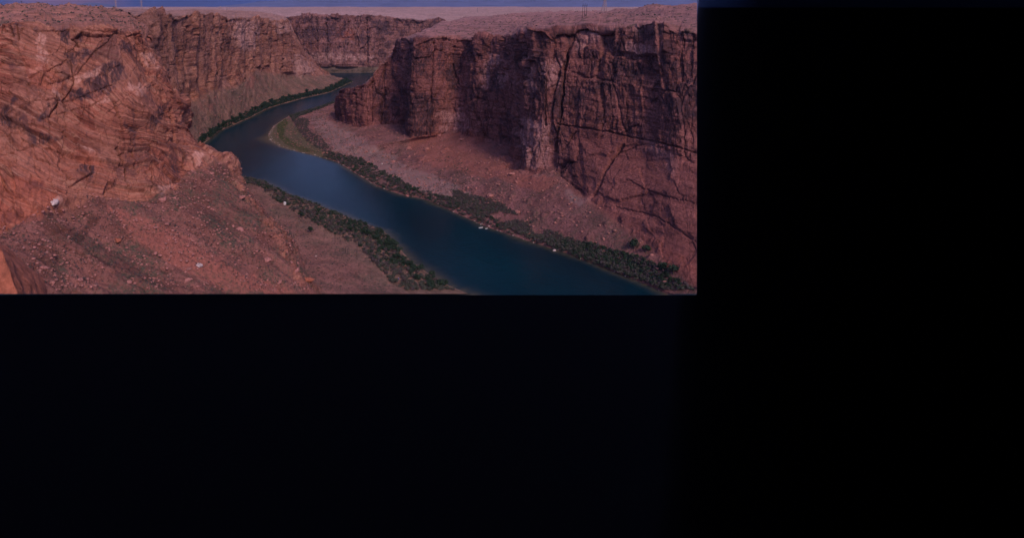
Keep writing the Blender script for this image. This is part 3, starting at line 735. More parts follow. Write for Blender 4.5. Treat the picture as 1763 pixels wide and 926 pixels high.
M_MT = mt_mat('distant_range_haze_blue', (.10, .115, .21))  # rock tinted blue, carrying part of the distance haze in its colour
def skyline(pts):
    xs = [p[0] for p in pts]; ys = [p[1] for p in pts]
    return lambda px: np.interp(px, xs, ys)
def mountains(name, pts, D, depth, seed, nx=500, ny=46):
    f = skyline(pts); px = np.linspace(pts[0][0], pts[-1][0], nx)
    V = []; 
    for j in range(ny):
        t = j / (ny - 1); y = D + depth * t
        x = (px - CX) / F * y * 1.02
        crest = CZ + (12 - f(px)) / F * (D + depth * .6)
        prof = np.sin(np.clip(t / .6, 0, 1) * math.pi / 2) ** 1.3 if t < .6 else 1 - (t - .6) / .4 * .6
        z = 150 + (crest - 150) * prof
        z = z + (crest - 180) * .30 * fbm(x / 900, np.full_like(x, y / 700), seed=seed, o=6) * (prof * (1 - prof) * 3 + .15) 
        V.append(np.stack([x, np.full_like(x, y), z], 1))
    V = np.concatenate(V); idx = np.arange(len(V)).reshape(ny, nx)
    Q = np.stack([idx[:-1, :-1], idx[:-1, 1:], idx[1:, 1:], idx[1:, :-1]], -1).reshape(-1, 4)
    V, Q = clip_quads(V, Q); V, Q, _ = compact(V, Q, {})
    o = link(name, mesh_np(name, V, Q), M_MT); o['kind'] = 'structure'; return o
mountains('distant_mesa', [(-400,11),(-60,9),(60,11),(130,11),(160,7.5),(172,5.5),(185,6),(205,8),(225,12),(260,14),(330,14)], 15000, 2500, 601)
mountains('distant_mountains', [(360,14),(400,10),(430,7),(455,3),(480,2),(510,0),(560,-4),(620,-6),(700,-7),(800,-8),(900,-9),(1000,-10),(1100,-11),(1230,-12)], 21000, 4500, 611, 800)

# ---------------------------------------------------------------- river
SHORE_L = [(300,275),(336,256),(357,243),(378,226),(403,215),(432,202),(462,187),(495,177),(525,169),(565,160),(592,148),(608,141)]
def river():
    k = NT('river_water'); P = k.pos()
    a = k.attr('tag').outputs['Vector']; s = k.n('ShaderNodeSeparateXYZ'); k.l(a, s.inputs[0])
    big = k.noise(k.map(P, (.012, .006, 1)), 1, 4, .5)
    deep = k.ramp(big, [(.3, (.001, .012, .020)), (.7, (.0015, .022, .034))])
    c = k.mix(s.outputs[0], deep, (.075, .065, .040))
    k.l(c, k.b.inputs['Base Color'])
    k.b.inputs['Roughness'].default_value = .22; k.b.inputs['Specular IOR Level'].default_value = .08; k.b.inputs['IOR'].default_value = 1.33
    h = k.math('ADD', k.noise(k.map(P, (.35, .22, 1)), 1, 5, .6), k.math('MULTIPLY', k.noise(k.map(P, (.05, .03, 1)), 1, 4, .5, 1.), 1.5))
    k.bump(h, .35, .5)
    xs = np.arange(-420, 560, 2.5); ys = np.arange(420, 2300, 4.0)
    X, Y = np.meshgrid(xs, ys, indexing='ij')
    sh = []
    def dens(pts):
        w_ = [ptZ(x, y, 0)[:2] for x, y in pts]; o = []
        for a_, b_ in zip(w_[:-1], w_[1:]):
            n = max(2, int(np.linalg.norm(b_ - a_) / 8))
            o += [a_ + (b_ - a_) * t for t in np.linspace(0, 1, n, endpoint=False)]
        return o
    rs = dens([r[0] for r in RS]); ls = dens([n[0] for n in NS]); l2 = dens(SHORE_L)
    allp = np.array(rs + ls + l2); pts = np.stack([X.ravel(), Y.ravel()], 1)
    d = np.full(len(pts), 1e9)
    for q in allp: d = np.minimum(d, (pts[:, 0] - q[0]) ** 2 + (pts[:, 1] - q[1]) ** 2)
    d = np.sqrt(d)
    # the point bar on the right bank shelves gently
    bar = ptZ(470, 240, 0)[:2]; g = np.exp(-((pts[:, 0] - bar[0]) ** 2 + (pts[:, 1] - bar[1]) ** 2) / (32.0 ** 2))
    wd = 5 + 20 * g + 3 * fbm(pts[:, 0] / 25, pts[:, 1] / 25, seed=700)
    sh_ = np.exp(-(d / wd) ** 1.4)
    V = np.stack([pts[:, 0], pts[:, 1], np.zeros(len(pts))], 1)
    idx = np.arange(len(V)).reshape(X.shape)
    Q = np.stack([idx[:-1, :-1], idx[1:, :-1], idx[1:, 1:], idx[:-1, 1:]], -1).reshape(-1, 4)
    V, Q = clip_quads(V, Q); V[:, 2] = 0
    V, Q, at = compact(V, Q, {'tag': np.stack([sh_, sh_ * 0, sh_ * 0], 1)})
    me = mesh_np('river', V, Q, at); o = link('river', me, k.m); o['kind'] = 'structure'
    me.polygons.foreach_set('use_smooth', [True] * len(me.polygons))
river()

# ---------------------------------------------------------------- haze
def haze():
    # turned so one long side runs just past the right-hand limit of the country shown
    ang = math.atan2(XMAX - CX, F * 1.02)              # of the right side, clockwise from +Y
    fx, fy = math.sin(ang), math.cos(ang); rx, ry = math.cos(ang), -math.sin(ang)
    Lr, Ll, Bk, Fw = 6, 24000, 400, 31000
    zs = (-8, 1400); V = []
    for z in zs:
        for a, b in ((-Ll, -Bk), (Lr, -Bk), (Lr, Fw), (-Ll, Fw)):
            V.append((rx * a + fx * b, ry * a + fy * b, z))
    Fc = [(3, 2, 1, 0), (4, 5, 6, 7), (0, 1, 5, 4), (1, 2, 6, 5), (2, 3, 7, 6), (3, 0, 4, 7)]
    me = bpy.data.meshes.new('haze'); me.from_pydata(V, [], Fc)
    m = bpy.data.materials.new('evening_haze'); m.use_nodes = True; t = m.node_tree; t.nodes.clear()
    o_ = t.nodes.new('ShaderNodeOutputMaterial'); v = t.nodes.new('ShaderNodeVolumePrincipled')
    v.inputs['Color'].default_value = (.42, .55, 1.0, 1); v.inputs['Density'].default_value = 1.3e-5; v.inputs['Anisotropy'].default_value = 0.0
    t.links.new(v.outputs[0], o_.inputs['Volume'])
    o = link('haze', me, m); o['kind'] = 'stuff'; mark(o, 'thin blue evening haze over the canyon and plain', 'haze')
haze()

# ---------------------------------------------------------------- foliage and loose rock
rnd = np.random.RandomState(7); random.seed(7)
def leaf_mat(name, c, dry=.0):
    k = NT(name); n = k.noise(k.pos(), .9, 4, .6)
    k.l(k.ramp(n, [(.3, tuple(x * .55 for x in c)), (.7, tuple(x * 1.35 for x in c))]), k.b.inputs['Base Color'])
    k.b.inputs['Roughness'].default_value = .8; return k.m
M_TREE = leaf_mat('dark_green_foliage', (.022, .042, .024)); M_SHRUB = leaf_mat('grey_green_foliage', (.070, .074, .055))
M_GRASS = leaf_mat('marsh_grass', (.065, .085, .030)); M_BARK = leaf_mat('bark', (.10, .07, .05)); M_DRY = leaf_mat('dry_scrub', (.085, .066, .066))
def rockm(name, c):
    k = NT(name); P = k.pos(); n = k.noise(P, .8, 7, .7)
    k.l(k.ramp(n, [(.3, tuple(x * .45 for x in c)), (.5, c), (.7, tuple(min(.7, x * 1.35) for x in c))]), k.b.inputs['Base Color']); k.bump(n, .5, .8); return k.m
M_BOULD = rockm('red_boulder_rock', (.34, .15, .125)); M_PALE = rockm('pale_boulder_rock', (.50, .40, .37)); M_ORANGE = rockm('orange_sandstone', (.33, .11, .065))
M_SCREE = rockm('scree_rock', (.26, .125, .105))

def leaves(R, Hh, n, size, rs, lobes=5):
    """leaf clumps spread through several uneven lobes; returns V, Q"""
    L = []
    for i in range(lobes):
        a = rs.rand() * 6.283; d = rs.rand() ** .5 * R * .62
        L.append((math.cos(a) * d, math.sin(a) * d, Hh * (.38 + .40 * rs.rand()), R * (.36 + .30 * rs.rand())))
    V = []; Q = []
    for i in range(n):
        c = L[rs.randint(lobes)]; v = rs.normal(size=3); v /= np.linalg.norm(v); r = c[3] * (.55 + .5 * rs.rand())
        p = np.array([c[0] + v[0] * r, c[1] + v[1] * r, max(.1, c[2] + v[2] * r * .85)])
        nn = v + rs.normal(size=3) * .5; nn /= np.linalg.norm(nn)
        t = np.cross(nn, rs.normal(size=3)); t /= np.linalg.norm(t); b_ = np.cross(nn, t); sz = size * (.6 + .8 * rs.rand())
        k = len(V); V += [p - t * sz, p - b_ * sz * .7, p + t * sz, p + b_ * sz * .7]; Q.append((k, k + 1, k + 2, k + 3))
    return np.array(V), np.array(Q)
def tube(pts, rad, n=6):
    V = []; Fq = []
    for i, (p, r) in enumerate(zip(pts, rad)):
        for j in range(n):
            a = 6.283 * j / n; V.append((p[0] + math.cos(a) * r, p[1] + math.sin(a) * r, p[2]))
    for i in range(len(pts) - 1):
        for j in range(n): Fq.append((i * n + j, i * n + (j + 1) % n, (i + 1) * n + (j + 1) % n, (i + 1) * n + j))
    return V, Fq
def bar(a, b, r):
    a = Vector(a); b = Vector(b); d = (b - a).normalized(); u = d.orthogonal().normalized(); v = d.cross(u)
    V = [p + (u * c + v * e) * r for p in (a, b) for c, e in ((1, 1), (-1, 1), (-1, -1), (1, -1))]
    return [tuple(x) for x in V], [(0, 1, 5, 4), (1, 2, 6, 5), (2, 3, 7, 6), (3, 0, 4, 7), (0, 3, 2, 1), (4, 5, 6, 7)]
def bars(name, L, mat, parent=None):
    V = []; Fq = []
    for a, b, r in L:
        v, f = bar(a, b, r); k = len(V); V += v; Fq += [tuple(i + k for i in q) for q in f]
    me = bpy.data.meshes.new(name); me.from_pydata(V, [], Fq); return link(name, me, mat, parent)

crowns = []; trunks = []
for i in range(5):
    rs = np.random.RandomState(40 + i); V, Q = leaves(3.0, 6.5, 420, .42, rs, 8); crowns.append(mesh_np('crown', V, Q)); crowns[-1].materials.append(M_TREE)
    me = bpy.data.meshes.new('trunk'); v, f = tube([(0, 0, -.6), (.1, 0, 1.2), (.3, .1, 3.2)], [.32, .24, .10]); me.from_pydata(v, [], f); me.materials.append(M_BARK); trunks.append(me)
shrubs = []
for i in range(6):
    rs = np.random.RandomState(60 + i); V, Q = leaves(1.9, 2.4, 190, .30, rs, 6)
    me = mesh_np('shrub', V, Q); me.materials.append(M_SHRUB if i < 4 else M_DRY); shrubs.append(me)
def visible(P, m=0.0):
    x, y, f = proj(P); return x < XMAX - 3 - 4 * m and y < YMAX - 2 - 4 * m and x > -60
SEEN = {}
def tree(P, sc, label, group):
    o = bpy.data.objects.new('riverside_tree', None); COL.objects.link(o); o.location = P; o.rotation_euler = (0, 0, random.random() * 6.28)
    o.scale = (sc * random.uniform(.9, 1.2), sc * random.uniform(.9, 1.2), sc * random.uniform(.8, 1.1)); mark(o, label, 'tree', group)
    i = random.randrange(5); link('crown', crowns[i], None, o); link('trunk', trunks[i], None, o)
def shrub(P, sc, label, group, k=None):
    o = link('riverside_shrub', shrubs[random.randrange(6) if k is None else k]); o.location = P; o.rotation_euler = (0, 0, random.random() * 6.28)
    o.scale = (sc * random.uniform(.8, 1.3), sc * random.uniform(.8, 1.3), sc * random.uniform(.8, 1.2)); mark(o, label, 'shrub', group)
def sample(p, v0, v1, px0=-50, px1=1210, n=100, thr=None, seed=0, scale=20, umax=8.0):
    """random points of a patch between two profile rows, evenly over real ground"""
    rs = np.random.RandomState(seed)
    m = (p.VP >= v0) & (p.VP <= v1) & (p.px > px0) & (p.px < px1) & (p.py < YMAX - 3) & (p.py > -5) & (p.fw > 5)
    m[-1] = False; m[:, -1] = False
    if p.name == 'near_left_cliff': m &= p.UP < umax
    X = p.P
    if thr is not None: m &= fbm(X[..., 0] / scale, X[..., 1] / scale, seed=seed, o=4) > thr
    a = np.zeros(m.shape); a[:-1, :-1] = np.linalg.norm(np.cross(X[1:, :-1] - X[:-1, :-1], X[:-1, 1:] - X[:-1, :-1]), axis=2)
    wgt = np.where(m, a, 0).ravel(); 
    if wgt.sum() == 0: return np.zeros((0, 3))
    i = rs.choice(len(wgt), n, p=wgt / wgt.sum()); P = X.reshape(-1, 3)[i] + rs.normal(size=(n, 3)) * np.array([.8, .8, 0])
    return P[[visible(q, 1) for q in P]]
def merged(name, protos, pts, sizes, mat_list, rs, flat=1.0):
    """one object of many small pieces that nobody could count"""
    Vs = []; Qs = []; mi = []; k = 0
    for P, sz in zip(pts, sizes):
        j = rs.randint(len(protos)); V, Q = protos[j]; a = rs.rand() * 6.283; c, s_ = math.cos(a), math.sin(a)
        W_ = V * sz * np.array([1, 1, flat]); W_ = np.stack([W_[:, 0] * c - W_[:, 1] * s_, W_[:, 0] * s_ + W_[:, 1] * c, W_[:, 2]], 1) + P
        Vs.append(W_); Qs.append(Q + k); k += len(V); mi += [j % len(mat_list)] * len(Q)
    me = mesh_np(name, np.concatenate(Vs), np.concatenate(Qs))
    for m in mat_list: me.materials.append(m)
    me.polygons.foreach_set('material_index', mi); me.update()
    o = bpy.data.objects.new(name, me); COL.objects.link(o); o['kind'] = 'stuff'; return o
def tuft(n, seed, R=1.0, Hh=1.2, size=.34):
    return leaves(R, Hh, n, size, np.random.RandomState(seed), 3)
def rock_shape(seed, sub=2, k=.35):
    import bmesh
    bm = bmesh.new(); bmesh.ops.create_icosphere(bm, subdivisions=sub, radius=1.0)
    V = np.array([v.co[:] for v in bm.verts]); Fq = np.array([[v.index for v in f.verts] for f in bm.faces]); bm.free()
    r = 1 + k * fbm(V[:, 0] * 1.3 + seed * 9, V[:, 1] * 1.3, V[:, 2] * 1.3, seed=seed, o=3) * 1.6
    V = V * r[:, None]
    rs = np.random.RandomState(seed)
    for _ in range(7):                                  # broken flat faces
        n = rs.normal(size=3); n /= np.linalg.norm(n); d = V @ n; lim = .62 + .25 * rs.rand(); V = V - np.maximum(d - lim, 0)[:, None] * n
    return V * np.array([1.15, .9, .75]), Fq

# trees and shrubs along the three banks
def green(P): return SEEN.setdefault('n', 0)
T2 = sample(PL2, 1.25, 2.25, 338, 610, 200, seed=11)
for q in T2: tree(q - [0, 0, .3], random.uniform(.9, 1.7), 'dark green tree in the band of trees along the far left bank', 'trees along the far left bank')
T3 = sample(PN, 1.35, 2.25, 600, 830, 95, seed=12)
for q in T3: tree(q - [0, 0, .3], random.uniform(.5, 1.05), 'dark green tree on the near left bank at the water in the lower middle', 'trees on the near left bank')

for px, py, sc, lab in ((532,396,1.05,'round dark green tree alone on the bench, nearest the wooden posts'), (519,371,1.1,'dark green tree between the white hut and the round tree on the bench'),
        (1088,424,1.5,'upper of the dark green trees against the foot of the red slickrock wall'), (1109,432,1.25,'small dark green tree beside the upper tree at the foot of the right wall'),
        (1138,462,1.35,'dark green tree low at the foot of the right wall, left of a wider one'), (1156,468,1.4,'wide dark green tree lowest at the foot of the right wall'),
        (698,322,.9,'small dark green tree on the right bank above the pink boulder in the water'), (710,326,.9,'small dark green tree on the right bank just right of its twin'),
        (605,396,1.0,'dark green tree at the upstream end of the thicket by the posts'), (636,402,1.2,'broad dark green tree in the thicket above the water, right of the posts')):
    P = hit(px, py, ('right_canyon_wall', 'left_river_bench'), 4)
    if P is not None: tree(P, sc, lab, None)
rowsS = [(PR, 1.12, 2.30, 470, 1195, 3600, 21, 'grey green shrub in the strip of scrub along the right bank', 'shrubs along the right bank'),
         (PN, 1.4, 2.7, 410, 830, 1500, 22, 'grey green shrub on the flat bench of the near left bank', 'shrubs on the left bench')]
for p, a, b, x0, x1, n, sd_, lab, grp in rowsS:
    Pn = sample(p, a, b, x0, x1, n, thr=-.40, seed=sd_)
    if p is PR:
        x_, y_, _f = proj(Pn); Pn = Pn[~inpoly(x_, y_, [(455,232),(470,200),(498,200),(512,222),(530,246),(560,262),(556,272),(480,268)])]
    f = proj(Pn)[2]; o_ = np.argsort(f); near = o_[:150]; far = o_[150:]
    for i in near: shrub(Pn[i] - [0, 0, .2], random.uniform(.6, 1.35), lab, grp)
    rs = np.random.RandomState(sd_)
    if len(far): mark(merged('riverside_scrub', [tuft(90, 300 + j, 1.9, 2.4, .36) for j in range(4)], Pn[far], rs.uniform(.6, 1.3, len(far)), [M_SHRUB, M_TREE, M_DRY, M_DRY], rs),
                 'grey and green scrub too thick to count, ' + ('far along the right bank' if p is PR else 'upstream on the left bench'), 'scrub')
# scattered desert scrub and scree
rs = np.random.RandomState(5)
def scr(lab, p, v0, v1, n, seed, s0, s1, thr=None, mats=None, npr=4, leafn=10, sc=20):
    Pn = sample(p, v0, v1, -40, 1200, n, thr, seed, sc)
    o = merged('desert_scrub', [tuft(leafn, seed * 7 + j, 1, 1.1, .42) for j in range(npr)], Pn, rs.uniform(s0, s1, len(Pn)), mats or [M_SHRUB, M_DRY], rs); mark(o, lab, 'scrub')
scr('small desert scrub dotted over the right bank debris', PR, 2.0, 3.4, 2600, 31, .5, 1.1, .0)
scr('small desert scrub dotted over the right plateau', PR, 6.15, 8.0, 1500, 32, .6, 1.5)
scr('small desert scrub on the near left debris slope', PL1, 0.3, 2.0, 3400, 33, .3, .75, -.05)
scr('small desert scrub on the left plateau', PL1, 5.1, 7.0, 1300, 34, .5, 1.3)
scr('low scrub on the left bench by the water', PN, 1.2, 4.0, 2600, 35, .35, .8)
scr('small desert scrub on the upstream left debris slope', PL2, 2.1, 3.6, 1300, 36, .5, 1.3)
Pn = sample(PL2, 1.15, 2.25, 338, 610, 1500, seed=41)
mark(merged('riverside_thicket', [tuft(90, 500 + j, 2.4, 3.2, .5) for j in range(4)], Pn, rs.uniform(.6, 1.3, len(Pn)), [M_TREE], rs), 'dark green undergrowth between the trees on the far left bank', 'scrub')
Pn = sample(PB, 1.02, 1.5, 540, 650, 150, seed=42)
if len(Pn): mark(merged('riverside_thicket', [tuft(60, 520 + j, 2.4, 3.2, .5) for j in range(4)], Pn, rs.uniform(.5, 1.1, len(Pn)), [M_SHRUB, M_TREE], rs), 'thin green line of scrub at the foot of the far canyon wall', 'scrub')
Pn = sample(PR, 2.05, 2.95, 780, 1195, 2600, thr=-.20, seed=43, scale=30)
mark(merged('debris_scrub', [tuft(50, 540 + j, 1.6, 1.8, .34) for j in range(4)], Pn, rs.uniform(.5, 1.1, len(Pn)), [M_SHRUB, M_DRY], rs), 'grey scrub thinning out up the right bank debris', 'scrub')
Pn = sample(PR, 1.1, 2.9, 490, 600, 9000, seed=44); x_, y_, _f = proj(Pn); Pn = Pn[inpoly(x_, y_, [(502,206),(528,204),(545,222),(560,246),(572,262),(556,262),(530,246),(514,226)])]
if len(Pn): mark(merged('brush_field', [tuft(60, 560 + j, 1.7, 2.0, .36) for j in range(4)], Pn[:700], rs.uniform(.6, 1.2, 700), [M_DRY, M_SHRUB, M_DRY], rs), 'grey purple brush filling the inside of the river bend', 'scrub')
Pn = sample(PR, 1.05, 3.7, 930, 1198, 9000, seed=45); x_, y_, _f = proj(Pn); Pn = Pn[inpoly(x_, y_, [(930,412),(1010,418),(1060,432),(1110,446),(1165,478),(1200,488),(1200,506),(1150,500),(1060,470),(960,436)])][:1500]
if len(Pn): mark(merged('riverside_thicket', [tuft(80, 580 + j, 1.5, 1.9, .32) for j in range(4)], Pn, rs.uniform(.6, 1.5, len(Pn)), [M_SHRUB, M_TREE, M_DRY, M_TREE], rs), 'dark scrub belt filling the lower end of the right bank', 'scrub')
# marsh grass on the bar at the inside of the bend
GB = [[(478,214),(492,205),(499,220),(503,236),(522,250),(546,263),(522,262),(492,249),(476,233)], [(575,150),(596,141),(612,138),(600,148),(580,154)]]
pts = []
for p, sd_ in ((PR, 51), (PL2, 52)):
    Pn = sample(p, 1.0, 2.2, 460, 620, 5200 if p is PR else 1500, seed=sd_)
    x, y, _ = proj(Pn); m = inpoly(x, y, GB[0]) | inpoly(x, y, GB[1]); pts.append(Pn[m])
pts = np.concatenate(pts)
if len(pts): mark(merged('marsh_grass', [tuft(8, 800 + j, 1.3, .9, .5) for j in range(4)], pts, rs.uniform(.7, 1.2, len(pts)), [M_GRASS], rs, .6), 'bright green grass on the sand bar inside the river bend', 'grass')
small = [rock_shape(90 + j, 1, .3) for j in range(6)]
def scree(lab, p, v0, v1, n, seed, s0, s1, thr=None, mats=None):
    Pn = sample(p, v0, v1, -40, 1200, n, thr, seed); z = rs.rand(len(Pn)) ** 3 * (s1 - s0) + s0
    o = merged('scree', small, Pn, z, mats or [M_SCREE, M_BOULD, M_SCREE], rs); mark(o, lab, 'scree')
scree('broken rock strewn over the right bank debris slope', PR, 1.9, 4.0, 4200, 61, .35, 1.9, mats=[M_SCREE, M_BOULD, M_SCREE])
scree('broken red rock strewn down the near left slope', PL1, .2, 2.05, 3600, 62, .2, 1.2, thr=-.15, mats=[M_SCREE, M_BOULD, M_BOULD])
scree('broken rock along the waterline of the right bank', PR, 1.0, 1.35, 700, 63, .3, 1.1, mats=[M_PALE, M_SCREE])
scree('broken rock on the upstream left debris slope', PL2, 2.1, 4.0, 1500, 64, .5, 2.0)
scree('small stones on the left bench', PN, 1.6, 4.0, 1600, 65, .2, .9)

# boulders one can tell apart
bigs = []
for j in range(5):
    V, Q = rock_shape(120 + j, 4, .34); bigs.append(mesh_np('boulder', V, Q))
def boulder(px, py, size, label, mat=M_BOULD, names=None, z=None, group=None, P=None):
    if P is not None and proj(P)[1] > YMAX - 16: return
    if P is None: P = ptZ(px, py, z) if z is not None else hit(px, py, names, 4)
    if P is None: return
    i = random.randrange(5); me = bigs[i].copy(); me.materials.append(mat); o = link('boulder', me); o.location = P
    o.scale = (size, size * random.uniform(.7, 1.1), size * random.uniform(.6, .9)); o.rotation_euler = (random.uniform(-.3, .3), random.uniform(-.3, .3), random.random() * 6.28)
    mark(o, label, 'boulder', group)
boulder(701,338,1.9,'pink boulder standing in the water off the right bank',M_BOULD,z=.2)
boulder(955,431,1.6,'pale boulder at the waterline of the right bank, below the scrub',M_PALE,z=.2)
boulder(1086,455,1.2,'pale boulder among the dark shrubs near the foot of the right wall',M_PALE)
boulder(46,474,6.5,'huge rounded knob of grey red rock low on the near left slope',M_BOULD,('near_left_cliff',))
boulder(346,454,1.9,'grey slab lying on the red ribs of the near left slope, upper of a pair',M_PALE,('near_left_cliff',))
boulder(328,459,1.6,'grey slab on the near left slope, lower of the pair',M_SCREE,('near_left_cliff',))
boulder(207,410,2.4,'pointed orange slab in the middle of the near left slope',M_ORANGE,('near_left_cliff',))
boulder(532,478,4.2,'big red block at the foot of the near left ridge',M_ORANGE,('left_river_bench','near_left_cliff'))
boulder(546,437,.9,'small white stone on the open bench below the ridge',M_PALE,('left_river_bench',))
boulder(657,279,2.2,'pale pink boulder on the upper debris of the right bank',M_PALE,('right_canyon_wall',))
boulder(702,267,2.4,'red boulder highest on the debris left of the red fan',M_BOULD,('right_canyon_wall',))
boulder(97,348,2.6,'bleached white boulder at the foot of the near left cliff',M_PALE,('near_left_cliff',))
boulder(270,388,1.6,'dark red block on the upper part of the near left slope',M_BOULD,('near_left_cliff',))
Pn = sample(PR, 2.1, 3.9, 600, 1190, 46, seed=71)
for q in Pn: boulder(0,0,1.0 + 3.4 * random.random() ** 3,'red brown boulder on the debris slope below the right canyon wall',M_BOULD,group='boulders on the right debris slope',P=q)
Pn = sample(PL1, .3, 1.9, 0, 520, 50, seed=72)
for q in Pn: boulder(0,0,.6 + 2.6 * random.random() ** 3,'red brown boulder strewn on the near left debris slope',M_BOULD,group='boulders on the near left slope',P=q)
# orange outcrop close to the camera in the lower left corner
def outcrop():
    n = 110; m = 70
    A = [ptD(-40,400,74), ptD(-2,432,72), ptD(6,448,71), ptD(16,468,70), ptD(26,490,69.5), ptD(33,512,69), ptD(36,530,69)]
    Bk = [a + np.array([-3, 14, -9]) for a in A]; Fr = [a + np.array([-9, -5, -5 - i * .6]) for i, a in enumerate(A)]; Fr2 = [a + np.array([-22, -8, -14]) for a in A]
    Gd = [[Fr2[i], Fr[i], A[i], Bk[i]] for i in range(len(A))]
    def dd(p):
        P = p.P0; q = P[..., 2] * .8 + P[..., 0] * .6 + 2 * fbm(P[..., 0] / 5, P[..., 2] / 5, seed=1001, o=3)
        r = .55 * vnoise(q / 1.4, P[..., 1] / 9, seed=1002) + .3 * np.abs(vnoise(q / .5, P[..., 1] / 6, seed=1003)) + .5 * fbm(P[..., 0] / 3, P[..., 2] / 3, seed=1004)
        return r, np.zeros(P.shape)
    p = sweep('rock_outcrop', Gd, [30] * 6, [24, 40, 24], dd, M_ORANGE)
outcrop()

# ---------------------------------------------------------------- small made things
def plain(name, c, r=.7, met=0.0):
    k = NT(name); n = k.noise(k.pos(), 3, 4, .6); k.l(k.ramp(n, [(.3, tuple(x * .8 for x in c)), (.7, c)]), k.b.inputs['Base Color']); k.b.inputs['Roughness'].default_value = r
    k.b.inputs['Metallic'].default_value = met; return k.m
M_WOOD = plain('weathered_post_wood', (.045, .035, .035)); M_WHITE = plain('white_paint', (.78, .78, .76)); M_STEEL = plain('dull_steel', (.38, .28, .27)); M_BLUEP = plain('faded_blue_plastic', (.03, .06, .25))
def empty(name, P, label, cat, group=None, rz=0):
    o = bpy.data.objects.new(name, None); COL.objects.link(o); o.location = P; o.rotation_euler = (0, 0, rz); return mark(o, label, cat, group)
for px, py, h, lab in ((578,416,7.5,'tallest dark wooden post, alone upstream of the other three'), (593,432,4.5,'short dark post, left one of the close pair on the bench'),
                       (599,436,5.5,'taller dark post, right one of the close pair on the bench'), (612,434,6.5,'dark wooden post nearest the thicket and the water')):
    P = hit(px, py, ('left_river_bench',), 3)
    if P is None: continue
    t = empty('wooden_post', P, lab, 'post', 'wooden posts on the left bench')
    me = bpy.data.meshes.new('pole'); v, f = tube([(0, 0, -1), (0, 0, h * .5), (.04, 0, h)], [.2, .18, .15], 8); me.from_pydata(v, [], f); link('pole', me, M_WOOD, t)
    bars('crosspiece', [((-.55, 0, h - .5), (.55, 0, h - .5), .08)], M_WOOD, t)
def hut():
    P = hit(494.5, 349, ('left_river_bench',), 4)
    if P is None: return
    t = empty('gauge_hut', P, 'small white upright hut among the shrubs at the upper end of the bench', 'hut', rz=.3)
    bars('wall', [((0, 0, -.4), (0, 0, 2.7), 1.0)], M_WHITE, t)
    me = bpy.data.meshes.new('roof'); me.from_pydata([(-1.2, -1.2, 2.7), (1.2, -1.2, 2.7), (1.2, 1.2, 2.7), (-1.2, 1.2, 2.7), (0, -1.2, 3.3), (0, 1.2, 3.3)], [], [(0, 1, 4), (2, 3, 5), (0, 4, 5, 3), (1, 2, 5, 4), (3, 2, 1, 0)]); link('roof', me, M_WHITE, t)
    bars('door', [((0, -1.02, .1), (0, -1.02, 2.1), .05)], M_STEEL, t)
hut()
def boat(px, py, L_, label, rz):
    P = ptZ(px, py, 0); t = empty('small_boat', P, label, 'boat', None, rz)
    st = [(-1, .30, .5, .15), (-.6, .42, .5, .0), (0, .45, .5, -.05), (.5, .34, .55, .0), (.85, .15, .62, .1), (1, .02, .7, .35)]; V = []; Fq = []
    for x, wd, top, bot in st:
        x *= L_ / 2; V += [(x, -wd * L_ / 2.6, top), (x, -wd * .6 * L_ / 2.6, bot), (x, wd * .6 * L_ / 2.6, bot), (x, wd * L_ / 2.6, top), (x, wd * .8 * L_ / 2.6, top - .02), (x, 0, bot + .2), (x, -wd * .8 * L_ / 2.6, top - .02)]
    for i in range(len(st) - 1):
        for j in range(7): Fq.append((i * 7 + j, (i + 1) * 7 + j, (i + 1) * 7 + (j + 1) % 7, i * 7 + (j + 1) % 7))
    Fq.append(tuple(range(7))); me = bpy.data.meshes.new('hull'); me.from_pydata(V, [], Fq); link('hull', me, M_WHITE, t)
    for x in (-.45, .1): bars('seat', [((x * L_ / 2, -.35 * L_ / 2.6, .42), (x * L_ / 2, .35 * L_ / 2.6, .42), .09)], M_STEEL, t)
boat(828,392.5,4.6,'larger of two small white boats drifting beside the right bank',.35)
boat(837.5,394,2.8,'smaller of two small white boats beside the right bank',.5)
P = hit(690,478,('left_river_bench',),4)
if P is not None:
    t = empty('storage_drum', P, 'faded blue drum lying among the shrubs near the water', 'drum', rz=.6)
    me = bpy.data.meshes.new('barrel'); v, f = tube([(0, 0, 0), (0, 0, .3), (0, 0, 1.0), (0, 0, 1.3)], [.42, .5, .5, .42], 12); f.append(tuple(range(12))[::-1]); f.append(tuple(range(36, 48))); me.from_pydata(v, [], f); link('barrel', me, M_BLUEP, t)
    me = bpy.data.meshes.new('lid'); v, f = tube([(0, 0, 1.302), (0, 0, 1.38)], [.44, .44], 12); f.append(tuple(range(12, 24))); me.from_pydata(v, [], f); link('lid', me, M_STEEL, t)

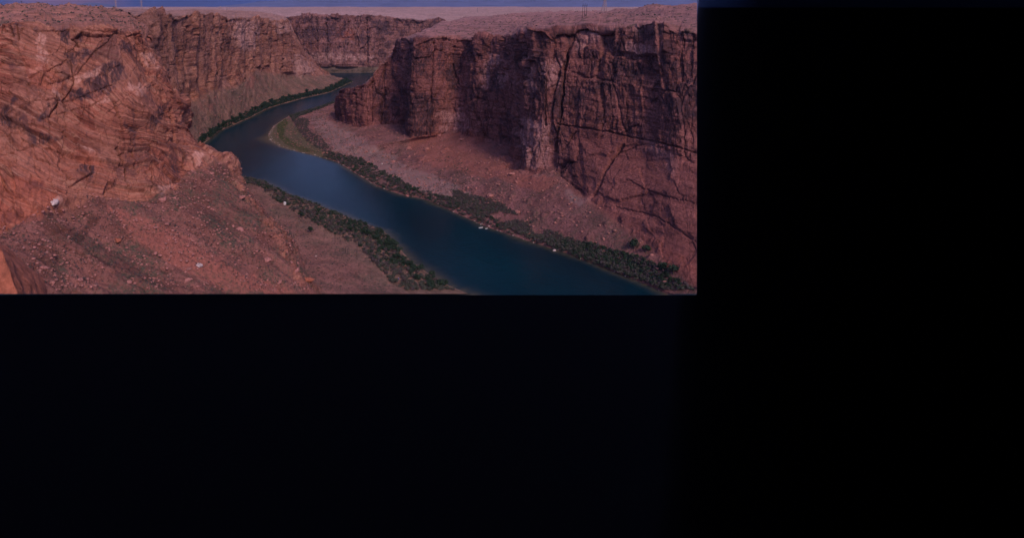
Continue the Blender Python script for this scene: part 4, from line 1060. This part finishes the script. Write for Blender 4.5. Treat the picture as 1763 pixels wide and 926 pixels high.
def pylon(px, py, D, h, label, wide=1.0, arms=3, r=.28):
    P = ptD(px, py, D); t = empty('transmission_tower', P, label, 'pylon', 'transmission towers on the skyline', .2)
    b = h * .10 * wide; tp = h * .028; zt = h * .72
    for sx_ in (-1, 1):
        for sy in (-1, 1): bars('leg', [((sx_ * b, sy * b, -6), (sx_ * tp, sy * tp, zt), r), ((sx_ * tp, sy * tp, zt), (0, 0, h), r * .8)], M_STEEL, t)
    br = []
    for i in range(6):
        z0, z1 = zt * i / 6, zt * (i + 1) / 6; w0 = b + (tp - b) * i / 6; w1 = b + (tp - b) * (i + 1) / 6
        for sgn in (-1, 1):
            br += [((-w0, sgn * w0, z0), (w1, sgn * w1, z1), r * .5), ((w0, sgn * w0, z0), (-w1, sgn * w1, z1), r * .5), ((sgn * w0, -w0, z0), (sgn * w1, w1, z1), r * .5)]
    bars('lattice', br, M_STEEL, t)
    for i in range(arms):
        z = h * (.70 + .11 * i); wd = h * (.17 - .03 * i); bars('crossarm', [((-wd, 0, z), (wd, 0, z), r * .8), ((-wd, 0, z), (0, 0, z + h * .05), r * .5), ((wd, 0, z), (0, 0, z + h * .05), r * .5)], M_STEEL, t)
pylon(200,17,2600,36,'left of the two faint towers standing over the near left plateau')
pylon(244,18,2600,38,'second faint tower from the left, over the rim where the two left cliffs overlap')
pylon(380,27,2700,36,'left tower of the close pair behind the upstream left rim')
pylon(391,27,2750,34,'right tower of the close pair behind the upstream left rim')
pylon(1040,20,1500,40,'big lattice tower near the right end of the skyline',1.2,3,.32)
pylon(822,20,3200,18,'tiny tower far out on the plain above the right mesa',1,2,.3)
def hframe(px, py, D, h, label):
    P = hit(px, py, ('right_canyon_wall',), 3)
    P = ptD(px, py, D) if P is None else P
    t = empty('utility_pole', P, label, 'pole')
    for x in (-2.2, 0, 2.2): bars('pole', [((x, 0, -2), (x, 0, h), .15)], M_WOOD, t)
    bars('crossarm', [((-3.0, 0, h - 2.5), (3.0, 0, h - 2.5), .08)], M_WOOD, t)
hframe(1003,28,1350,15,'dark three legged power pole frame on the right plateau')
P = ptD(37.5,13,980); t = empty('radio_mast', P, 'thin dark mast on the far left plateau edge', 'mast'); bars('mast_pole', [((0,0,-3),(0,0,9),.22)], M_WOOD, t); bars('crossarm', [((-1.4,0,7.6),(1.4,0,7.6),.14)], M_WOOD, t)
